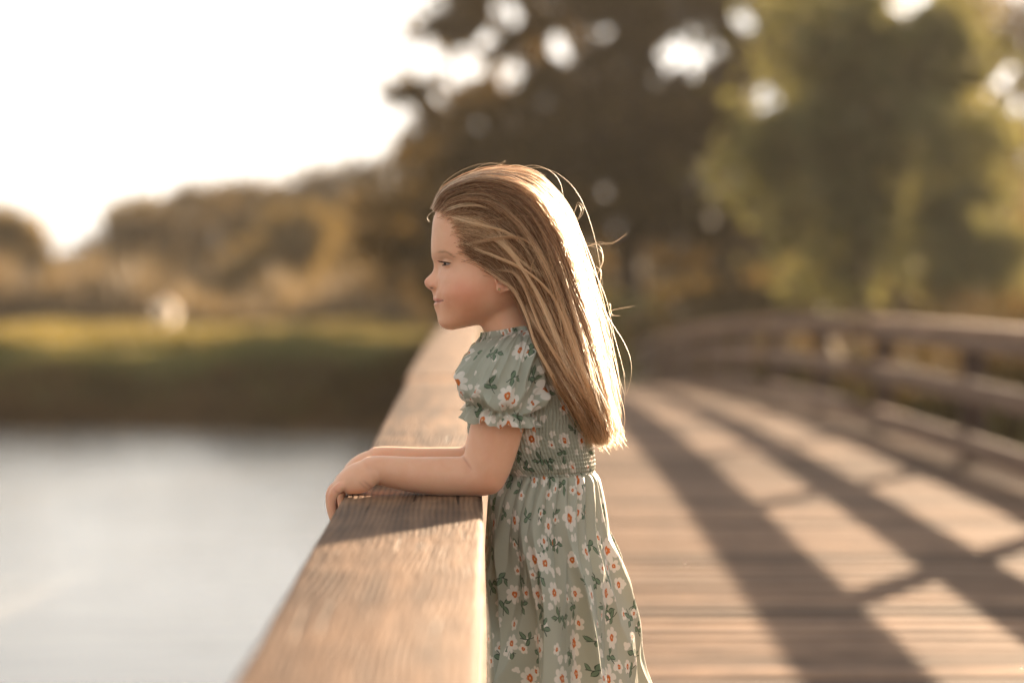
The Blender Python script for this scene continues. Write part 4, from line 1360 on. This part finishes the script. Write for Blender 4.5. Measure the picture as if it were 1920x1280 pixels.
def cloth(name, rings, n_rows, ns, fold, parent, vscale=1.0, solid=True, circ=None, uoff=0.0, circ_end=None):
    """rings: (cx px, cy px, Y, half depth px, half width m, tilt px); fold(theta, v, P) -> radial displacement in metres"""
    Rg = catmull(np.array(rings, float), n_rows)
    th = np.linspace(0, 2 * PI, ns, endpoint=False)
    TH, VV = np.meshgrid(th, np.linspace(0, 1, n_rows))
    cx, cy_, Yc, hd, hw, tl = [Rg[:, i][:, None] for i in range(6)]
    s = S0
    ca, sa = np.cos(TH), np.sin(TH)
    X = (cx - 905) / s + (hd / s) * ca
    Z = Z_CAM - (cy_ - 540) / s - (tl / s) * ca
    Y = Yc + hw * sa
    nx, ny = ca / (hd / s), sa / hw
    L = np.hypot(nx, ny); nx /= L; ny /= L
    d = fold(TH, VV, X, Y, Z)
    if isinstance(d, tuple):
        d, dz = d
        Z = Z + dz
    X = X + nx * d; Y = Y + ny * d
    Pg = np.stack([X, Y, Z], -1)
    V = Pg.reshape(-1, 3)
    F = ring_faces(n_rows, ns)
    o = link(name, mesh_np(name, V - ORG, F, M_CLOTH), parent)
    C0 = circ or float(np.mean(PI * ((hd / s) + hw)))
    u = np.linspace(0, C0, ns + 1)
    mid_ = Pg[:, ns // 2]
    vlen = np.concatenate([[0], np.cumsum(np.linalg.norm(np.diff(Pg.mean(1), axis=0), axis=1))]) * vscale
    uu, vv = np.meshgrid(u / C0 - 0.75, vlen)
    uu = uu * np.linspace(C0, circ_end or C0, n_rows)[:, None] + uoff + 2.0
    uv = np.stack([uu, vv], -1)
    uv_set(o, uv, n_rows, ns)
    return o


# near side is theta = -pi/2 (Y < 0), front (towards the water) is theta = pi
def f_bodice(TH, VV, X, Y, Z):
    py = 540 - (Z - Z_CAM) * S0
    sm = np.clip((py - 735) / 12, 0, 1)
    wob = 0.6 * vnoise(TH * 3 + 5, py * 0.045) + 0.3 * vnoise(TH * 9, py * 0.09 + 4)
    ph = TH * 52 + wob * 2.0
    pl = np.abs(np.sin(ph / 1.0 * 0.5 * 2)) ** 0.8
    rows = np.cos((py - 740) / 7.6 * 2 * PI)
    sh = sm * (0.0046 * (pl - 0.5) + 0.0005 * rows)
    fr = 0.005 * vnoise(TH * 4, py * 0.03) * (1 - sm)
    return sh + fr + np.where(py > 872, -0.002 * np.clip((py - 872) / 8, 0, 1), 0)
dress = cloth('dress', [(956, 614, 0, 52, .048, -9), (959, 624, 0, 57, .054, -8), (965, 640, 0, 73, .071, -5), (974, 666, 0, 95, .088, -2), (985, 700, 0, 103, .097, 0), (993, 750, 0, 108, .097, 0),
                        (994, 810, 0, 114, .092, 0), (1008, 855, 0, 104, .087, 0), (1020, 884, 0, 95, .083, 0)], 210, 620, f_bodice, person, 1.0, circ=0.66)

SK = [(1020, 882, 0, 94, .083, 0), (1020, 894, 0, 102, .089, 0), (1016, 930, 0, 117, .102, 0), (1018, 1000, 0, 130, .120, 0), (1036, 1100, 0, 143, .144, 0), (1050, 1280, 0, 157, .172, 0), (1078, 1440, 0, 178, .20, 0), (1084, 1540, 0, 190, .215, 0)]
SKR = np.random.default_rng(8)
SK_R = [(-PI + 2 * PI * (i + SKR.uniform(-.3, .3)) / 17, SKR.uniform(.25, .95), SKR.uniform(.10, .21), SKR.uniform(.45, 1.25), SKR.normal(0, .35), SKR.uniform(0, .28)) for i in range(17)]
def f_skirt(TH, VV, X, Y, Z):
    py = 540 - (Z - Z_CAM) * S0
    v = np.clip((py - 882) / 658, 0, 1)
    tw = TH + 0.95 * v + 0.22 * vnoise(TH * 1.3 + 2, v * 3) * v
    fine = np.abs(np.sin(tw * 15 + 0.8 * vnoise(TH * 4, v * 5))) ** 0.7
    big = np.abs(np.sin(tw * 5.5 + 1.2 * vnoise(TH * 1.7 + 8, v * 2.2)))
    # crests are sharp, valleys round
    big = 1 - big ** 0.75
    amp = 0.006 + 0.046 * np.clip(v * 1.9, 0, 1)
    af = 0.0062 * np.exp(-v * 5.5) * np.clip(v * 40, 0.15, 1) + 0.0016
    fr = 0
    for th0, sl, w, am, cv, v0 in SK_R:          # long folds fanning out from the gathered waist
        x = (TH - th0 - sl * v - cv * v * v + PI) % (2 * PI) - PI
        pr = np.where(x > 0, np.exp(-(np.abs(x) / w) ** 1.25), np.exp(-(np.abs(x) / (w * .38)) ** 1.25))
        fr = fr + am * pr * np.clip((v - v0) / .16 + .12, 0, 1)
    soft = 1 - 0.6 * np.clip(np.cos(TH), 0, 1) ** 2
    d = 0.031 * soft * (fr - 0.55) * np.clip(.25 + v * 2.4, 0, 1) + 0.35 * amp * soft * (big - 0.45) + af * (fine - 0.5) + 0.004 * vnoise(TH * 5 + v * 3, v * 9) * np.clip(v * 4, 0, 1)
    return d
def skirt_fix(o):
    """the cloth is pressed against the timber instead of passing through it"""
    me = o.data
    c = np.empty(len(me.vertices) * 3, np.float32); me.vertices.foreach_get('co', c); c = c.reshape(-1, 3)
    x = c[:, 0] + ORG[0]
    lim = 0.0045 + 0.002 * np.sin(c[:, 1] * 90)
    c[:, 0] = np.where(x < lim + 0.012, lim + 0.012 * np.exp((x - lim - 0.012) / 0.012), x) - ORG[0]
    me.vertices.foreach_set('co', c.ravel()); me.update()
sk = cloth('skirt', SK, 240, 700, f_skirt, dress, 1.0, circ=0.86, circ_end=1.30)
skirt_fix(sk)

FRG = np.random.default_rng(3)
def ridges(n, w, amp, slope, vmin, vmax, th0=-PI, th1=PI):
    return [(FRG.uniform(th0, th1), FRG.normal(0, slope), FRG.uniform(vmin, vmax), FRG.uniform(.12, .34), w * FRG.uniform(.6, 1.5), amp * FRG.uniform(.4, 1.2), FRG.normal(0, 1)) for _ in range(n)]
def fold_field(TH, v, rs):
    d = 0
    for th, sl, vc, vh, w, am, cv in rs:
        x = (TH - th - sl * (v - vc) - cv * (v - vc) ** 2 + PI) % (2 * PI) - PI
        prof = np.where(x > 0, np.exp(-(x / w) ** 1.3 * np.sign(1)), np.exp(-(np.abs(x) / (w * .45)) ** 1.3))
        d = d + am * prof * np.exp(-((v - vc) / vh) ** 2)
    return d
SL_R = ridges(26, .22, .0105, 1.6, .15, .75)
def sleeve(sg):
    Yc = ARM_Y * -sg * -1
    def f(TH, VV, X, Y, Z):
        v = VV
        top = np.exp(-(v / 0.30) ** 2); el = np.exp(-((v - 0.80) / 0.10) ** 2)
        q = TH * 1.0 + 1.1 * v
        g = 0.0042 * el * np.sin(TH * 26 + 1.4 * vnoise(TH * 5, v * 3)) + 0.0026 * top * np.sin(TH * 19 + vnoise(TH * 3, v * 4))
        r1 = vnoise(q * 2.3 + 4, v * 2.2 + q * 0.9)
        r2 = vnoise(q * 4.6 + 11, v * 3.6 - q * 1.3)
        folds = 0.022 * (0.42 - np.abs(r1) ** .8) + 0.011 * (0.42 - np.abs(r2) ** .8)
        folds = folds * .55 + fold_field(TH, v, SL_R) - .006
        body = np.clip(v / 0.12, 0, 1) * np.clip((0.82 - v) / 0.12, 0, 1)
        rf = np.clip((v - 0.84) / 0.16, 0, 1)
        w = np.sin(TH * 9 + 1.2 * vnoise(TH * 2 + 3, v * 0)) + 0.45 * np.sin(TH * 17 + 1)
        d = folds * body + g + rf * 0.0055 * w
        dz = rf * 0.0030 * np.sin(TH * 9 + 0.9) + 0.0015 * np.sin(TH * 21) * rf
        return d, dz
    rings = [(965, 619, .030, 34, .012, -9), (960, 627, .046, 50, .024, -9), (952, 645, .066, 64, .040, -8), (943, 676, .082, 73, .047, -4), (936, 712, .089, 76, .051, 3), (934, 742, .095, 71, .055, 9),
             (936, 758, .096, 62, .049, 9), (937, 765, .096, 58.5, .0465, 9), (937, 774, .096, 63, .050, 9), (937, 787, .096, 67, .053, 9)]
    rings = [(a, b, sg * c, d, e, f_) for a, b, c, d, e, f_ in rings]
    return cloth('sleeve', rings, 200, 420, f, dress, 1.0, circ=0.42, uoff=0.33 if sg < 0 else 0.9)
sleeve(-1)
sleeve(1)

# ---------------------------------------------------------------- hair
HG = [  # guides on the near side: (px x, px y, |Y|), from the temple (first) to the midline of the crown (last)
    [(876, 472, .056), (893, 490, .066), (924, 515, .075), (958, 540, .080), (983, 592, .079), (1004, 652, .108), (1036, 714, .118), (1072, 770, .100), (1100, 810, .064), (1106, 822, .056)],
    [(873, 450, .056), (892, 466, .067), (928, 490, .076), (968, 536, .082), (1000, 600, .086), (1030, 665, .112), (1066, 728, .112), (1098, 780, .071), (1115, 815, .064), (1120, 826, .055)],
    [(858, 424, .052), (882, 424, .063), (926, 442, .076), (968, 490, .084), (1008, 560, .086), (1045, 640, .098), (1080, 715, .098), (1108, 775, .070), (1124, 812, .060), (1130, 828, .050)],
    [(830, 402, .036), (860, 384, .053), (914, 386, .070), (972, 428, .081), (1022, 510, .084), (1060, 605, .080), (1095, 695, .074), (1120, 770, .064), (1134, 812, .054), (1138, 828, .045)],
    [(814, 396, .016), (846, 362, .034), (910, 347, .054), (984, 370, .070), (1040, 440, .075), (1078, 545, .072), (1108, 655, .066), (1128, 750, .056), (1136, 800, .047), (1134, 824, .040)],
    [(812, 395, .000), (843, 355, .000), (918, 329, .000), (1000, 344, .000), (1054, 408, .000), (1090, 505, .000), (1118, 612, .000), (1139, 718, .000), (1142, 780, .000), (1135, 820, .000)],
]
HG = np.array(HG, float)
NPT = 26
HGf = np.array([catmull(g, 60) for g in HG])              # (6, 60, 3)
CORE = catmull(np.array([(905, 440, 0), (930, 420, 0), (950, 430, 0), (985, 470, 0), (1015, 540, 0), (1045, 620, 0), (1075, 700, 0), (1100, 765, 0), (1115, 800, 0), (1125, 820, 0)], float), 60)

def guide(u, s, lam):
    """hair surface: u 0 temple .. 1 crown midline, s 0..1 along the strand, lam 1 outer layer .. 0 core"""
    x = u * (len(HGf) - 1)
    i = min(int(x), len(HGf) - 2); f = x - i
    f2 = f * f * (3 - 2 * f)
    g = HGf[i] * (1 - f2) + HGf[i + 1] * f2
    q = np.clip(s, 0, 1) * 59
    j = np.minimum(q.astype(int), 58); w = (q - j)[:, None]
    p = g[j] * (1 - w) + g[j + 1] * w
    c = CORE[j] * (1 - w) + CORE[j + 1] * w
    lam = np.asarray(lam)[:, None] if np.ndim(lam) else lam
    return c + (p - c) * lam

def guide_u(u, s, lam):
    """like guide(), with u changing along the strand"""
    x = np.asarray(u) * (len(HGf) - 1)
    i = np.minimum(x.astype(int), len(HGf) - 2); f = x - i
    f2 = (f * f * (3 - 2 * f))[:, None]
    q = np.clip(s, 0, 1) * 59
    j = np.minimum(q.astype(int), 58); w = (q - j)[:, None]
    g = lambda a_: (HGf[i, a_] * (1 - f2) + HGf[i + 1, a_] * f2)
    p = g(j) * (1 - w) + g(j + 1) * w
    c = CORE[j] * (1 - w) + CORE[j + 1] * w
    lam = np.asarray(lam)[:, None] if np.ndim(lam) else lam
    return c + (p - c) * lam


hrr = np.random.default_rng(77)
strands, rads = [], []
N_ST = 8600
N_CL = 190
cl_u = hrr.uniform(0, 1, N_CL); cl_lam = 1.02 - 0.36 * hrr.uniform(0, 1, N_CL) ** 1.2; cl_tone = hrr.uniform(0, 1, N_CL); cl_du = hrr.normal(0, .085, N_CL); cl_w = hrr.uniform(.35, 1.5, N_CL); tones = []
cl_off = hrr.normal(0, 1, (N_CL, 3)); cl_len = hrr.normal(0, 0.02, N_CL); cl_side = np.where(hrr.random(N_CL) < .5, 1, -1)
def px2w(p, side):
    out = np.empty_like(p)
    out[:, 1] = p[:, 2] * side
    out[:, 0] = (p[:, 0] - 905) / S0
    out[:, 2] = Z_CAM - (p[:, 1] - 540) / S0
    return out
head_c = P(925, 443, 0)
def push_out(p, lift):
    """keep strands outside the skull"""
    q = p - head_c
    rad = np.array((0.0845, 0.0715, 0.0822))
    d = np.linalg.norm(q / rad, axis=1)
    k = np.where(d < 1 + lift, (1 + lift) / np.maximum(d, 0.05), 1.0)
    near = (p[:, 2] > P(0, 545)[2])
    return head_c + q * np.where(near, k, 1.0)[:, None]
s_lin = np.linspace(0, 1, NPT)
for i in range(N_ST):
    c = hrr.integers(N_CL)
    u = np.clip(cl_u[c] + hrr.normal(0, .034) * cl_w[c], 0.0, 1)
    lam = np.clip(cl_lam[c] + hrr.normal(0, .05), .55, 1.03)
    s0 = hrr.uniform(0, .15 if u < .6 else .06) if hrr.random() < .42 else hrr.uniform(0.03, 0.38)
    s1 = 1.0 + cl_len[c] + hrr.normal(0, .03) - abs(hrr.normal(0, .10)) - (hrr.uniform(0, .4) if hrr.random() < .12 else 0)
    s = s0 + (min(s1, 1.0) - s0) * s_lin
    # strands draw together towards their lock
    uc = cl_u[c]
    stray = hrr.random() < .26
    du = (hrr.normal(0, .20) + (.22 if u < .35 else 0)) if stray else hrr.normal(0, .035)
    if stray: lam = hrr.uniform(.98, 1.07) + (hrr.uniform(-.02, .16) * np.sin(np.clip(s * 1.25, 0, 1) * PI) if u > .55 else 0)
    p = guide_u(np.clip(u + du * s, 0, 1), s, lam)
    pc = guide_u(np.clip(uc + cl_du[c] * s ** 1.3, 0, 1), s, cl_lam[c])
    kk = ((0.12 if stray else 0.80) * np.clip((s - s0) / (1 - s0 + 1e-6), 0, 1) ** 1.1)[:, None]
    p = p * (1 - kk) + pc * kk
    if u < .6:                                  # soft, uneven hairline
        p = p + np.array((hrr.normal(-2, 7), hrr.normal(0, 5), 0)) * np.exp(-(s - s0) / .07)[:, None]
    # waviness
    amp = 15.0 * np.clip((s - 0.22) * 1.7, 0, 1)[:, None]
    ph = hrr.uniform(0, 6.28, 3)
    wob = np.column_stack([np.sin(s * 5.5 + cl_off[c, 0] * 3) * cl_off[c, 1] * 0.9 + 0.55 * np.sin(s * 9 + ph[0]), np.sin(s * 6.1 + cl_off[c, 2] * 3) * 0.5 + 0.4 * np.sin(s * 8 + ph[1]), np.zeros(NPT)])
    p = p + wob * amp * 0.8
    side = cl_side[c] if u < 0.95 else (1 if hrr.random() < .5 else -1)
    w3 = px2w(p, side)
    w3[:, 1] += (np.sin(s * 5 + cl_off[c, 1] * 3) * 0.006 * cl_off[c, 0] + np.sin(s * 8 + ph[2]) * 0.002) * np.clip((s - .2) * 2, 0, 1)
    if s1 > 1.0:
        ext = (s1 - 1.0) * 0.15
        w3 += (w3[-1] - w3[-2])[None] / np.linalg.norm(w3[-1] - w3[-2]) * ext * (s_lin ** 4)[:, None]
    lift = 0.01 + 0.06 * (float(np.mean(lam)) - .6) + hrr.uniform(0, .03)
    w3 = push_out(w3, lift)
    strands.append(w3); back_t = cl_u[c] > .52; tones.append(np.clip((0.0 if hrr.random() < .62 else .55) + hrr.normal(0, .10), 0, 1) if back_t else np.clip(cl_tone[c] * .8 + .1 + hrr.normal(0, .12) + 0.6 * (cl_lam[c] - .88), 0, 1))
    rads.append(np.interp(s_lin, [0, .1, .8, 1], [.00022, .00027, .00021, .00007]) * hrr.uniform(.8, 1.3))
# fly-away hairs that catch the sun
for i in range(900):
    u = hrr.uniform(0.15, 1.0) if i % 3 else hrr.uniform(.6, 1.0)
    s0 = hrr.uniform(0.0, 0.55); L = hrr.uniform(0.15, 0.5)
    s1 = min(1.02, s0 + L)
    s = s0 + (s1 - s0) * s_lin
    p = guide(u, np.clip(s, 0, 1), 1.0)
    w3 = px2w(p, -1 if hrr.random() < .6 else 1)
    outw = w3 - px2w(guide(u, np.clip(s, 0, 1), .6), 1) * np.array((1, 0, 1)); outw[:, 1] *= .5
    outw /= np.linalg.norm(outw, axis=1)[:, None] + 1e-9
    lift = hrr.gamma(1.7, .0050 if u < .6 else .0090) * np.sin(np.clip(s_lin * hrr.uniform(1.6, 3.0), 0, PI)) if i % 4 else hrr.gamma(1.6, .008) * s_lin ** 1.5
    w3 += outw * np.reshape(lift, (-1, 1)) * (.5 if s0 < .25 else 1.0)
    cu = hrr.uniform(3, 11); am = hrr.uniform(0, .0065)
    w3 += np.column_stack([np.sin(s_lin * cu + hrr.uniform(0, 6)), np.cos(s_lin * cu * 1.1), np.sin(s_lin * cu * .9 + 2)]) * am * s_lin[:, None]
    w3 = push_out(w3, .035)
    tones.append(.75); strands.append(w3); rads.append(np.interp(s_lin, [0, .7, 1], [.00012, .00011, .00004]) * hrr.uniform(.7, 1.3))
# short baby hairs over the forehead and temple
for i in range(1700):
    q = hrr.uniform(0, 1)
    hx = np.interp(q, [0, .3, .6, 1], [812, 832, 862, 884]); hy = np.interp(q, [0, .3, .6, 1], [402, 408, 432, 484])
    sg = -1 if hrr.random() < .6 else 1
    a = on_head(hx + hrr.normal(-1, 7), hy + hrr.normal(0, 5), sg, .0)
    if a is None: continue
    ln = hrr.uniform(.014, .045)
    dirv = np.array((0.85, sg * .12, hrr.normal(.30, .4))); dirv /= np.linalg.norm(dirv)
    nrm = (a - head_c); nrm /= np.linalg.norm(nrm)
    k_ = np.linspace(0, 1, 10)
    cv = hrr.normal(0, .35)
    w3 = a + dirv * (ln * k_)[:, None] + nrm * (ln * .28 * np.sin(k_ * 2.6) * hrr.uniform(.1, 1))[:, None] + np.array((-.3, 0, -1)) * (ln * cv * k_ ** 2)[:, None]
    tones.append(.6); strands.append(w3); rads.append(np.interp(k_, [0, .3, .7, 1], [.00005, .00012, .00012, .00004]))
# loose ropes of hair lying over the side of the head, and single hairs crossing them
ROPES = [([(880, 457), (910, 453), (947, 447), (979, 451), (1007, 474), (1026, 505), (1040, 545), (1062, 610), (1088, 695)], 46, 2.6),
         ([(888, 467), (922, 480), (960, 496), (991, 514), (1019, 539), (1041, 571), (1067, 640), (1094, 720), (1110, 770)], 52, 3.0),
         ([(930, 505), (962, 512), (979, 535), (991, 567), (1007, 608), (1029, 649), (1049, 682), (1077, 738), (1102, 795)], 60, 2.6),
         ([(905, 440), (935, 455), (960, 480), (985, 517), (1010, 561), (1037, 625), (1062, 690), (1090, 750)], 40, 3.4),
         ([(955, 395), (979, 430), (1004, 467), (1026, 511), (1044, 561), (1062, 608), (1087, 690), (1114, 770), (1126, 815)], 46, 3.0),
         ([(915, 368), (941, 383), (972, 421), (997, 461), (1019, 505), (1046, 580), (1070, 660)], 30, 3.6),
         ([(900, 500), (935, 524), (962, 545), (984, 590), (1000, 640), (1026, 690), (1052, 737), (1083, 772), (1116, 806)], 44, 2.2),
         ([(1000, 400), (1030, 450), (1052, 510), (1070, 580), (1092, 650), (1110, 720), (1132, 800)], 36, 3.2),
         ([(980, 560), (998, 600), (1024, 640), (1060, 690), (1085, 730), (1108, 760), (1130, 800), (1136, 828)], 40, 2.8),
         ([(832, 398), (870, 388), (915, 392), (960, 412), (990, 446), (1008, 490)], 16, 3.0), ([(869, 417), (922, 417), (963, 408), (997, 411), (1021, 426), (1040, 460)], 6, 3.0),
         ([(846, 408), (880, 420), (915, 428), (950, 440), (985, 470), (1010, 520)], 22, 4.0), ([(900, 400), (930, 430), (955, 470), (985, 500), (1020, 520), (1046, 560)], 8, 6.0),
         ([(1020, 440), (1000, 480), (990, 520), (1000, 560), (1030, 610)], 5, 5.0), ([(940, 360), (975, 385), (1010, 430), (1034, 500), (1050, 590), (1066, 690)], 26, 5.0)]
for rp, cnt, spr in ROPES:
    rp = np.array(rp, float)
    sd_ = -1
    tn = hrr.uniform(.55, .95)
    for j in range(cnt):
        q = hrr.uniform(0, .30) + s_lin * .70
        q = q * hrr.uniform(.9, 1.0)
        c0 = catmull(rp, 80)[np.clip((q * 79).astype(int), 0, 79)]
        off = hrr.normal(0, spr, 2) * np.array((1, .8))
        tw_ = np.column_stack([np.cos(q * 7 + j), np.sin(q * 7 + j)]) * spr * .5
        fr_ = (0.35 + 1.1 * np.abs(q - .45))[:, None]
        p = c0 + off * fr_ + tw_ * fr_
        yb_ = np.interp(p[:, 1], [360, 420, 480, 560, 640, 700, 760, 830], [.052, .074, .084, .088, .110, .117, .098, .058]) * np.clip(1.12 - np.clip((p[:, 0] - 1000) / 400, 0, .4), .6, 1.1)
        w3 = px2w(np.column_stack([p, yb_]), sd_)
        w3[:, 1] += .014 * np.exp(-(s_lin / .12) ** 2) - np.abs(hrr.normal(0, .002)) - .0015
        w3 = push_out(w3, .012)
        strands.append(w3); tones.append(np.clip(tn + hrr.normal(0, .12), 0, 1)); rads.append(np.interp(q, [0, .1, .8, 1], [.00016, .00024, .00020, .00007]) * hrr.uniform(.8, 1.3))
# downy fuzz along brow, nose, cheek and arm edge
dn_s, dn_r = [], []
idx = hrr.choice(nv, 14000, replace=False)
nrmv = np.empty(nv * 3, np.float32); body_me.vertices.foreach_get('normal', nrmv); nrmv = nrmv.reshape(-1, 3)
for i in idx:
    if by[i] > 640 or by[i] < 420 or bx[i] > 900 or abs(nrmv[i, 1]) > .75: continue
    d0 = nrmv[i] * .8 + np.array((.35, 0, -.45)) + hrr.normal(0, .15, 3)
    d0 /= np.linalg.norm(d0)
    ln = hrr.uniform(.0010, .0022)
    dn_s.append(np.array([co[i], co[i] + d0 * ln * .55, co[i] + d0 * ln + np.array((.2, 0, -.5)) * ln * .3])); dn_r.append(np.array([.00004, .00003, .00001]))
if dn_s: curves_obj('facial_down', dn_s, dn_r, M_DOWN, person)
# a few curling wisps standing well off the head
for pts in ([(1040, 470), (1085, 465), (1120, 458), (1150, 455), (1175, 437)], [(1085, 520), (1105, 560), (1130, 590), (1150, 580), (1190, 572)], [(1060, 420), (1082, 412), (1090, 395), (1084, 385), (1076, 400)],
            [(1070, 520), (1110, 520), (1130, 490), (1125, 462), (1095, 455)], [(1090, 560), (1120, 540), (1128, 510), (1118, 500)], [(900, 350), (905, 335), (920, 318), (948, 300)],
            [(830, 380), (812, 395), (803, 405), (806, 416)], [(930, 330), (960, 310), (1000, 318), (1022, 332)], [(1110, 600), (1140, 570), (1148, 590), (1162, 592)], [(860, 352), (880, 338), (905, 334)]):
    for r_ in range(2):
        c_ = catmull(np.array(pts, float) + hrr.normal(0, 2.5, (len(pts), 2)) * (r_ + .2), 22)
        w3 = np.array([P(x, y, -0.01 + .02 * r_) for x, y in c_])
        strands.append(w3); rads.append(np.linspace(.00018, .00008, 22))
hair = curves_obj('hair', strands, rads, M_HAIR, person)
tones = tones[:len(strands)] + [0.75] * (len(strands) - len(tones))
ta = hair.data.attributes.new('tone', 'FLOAT', 'CURVE')
ta.data.foreach_set('value', np.array(tones, np.float32))
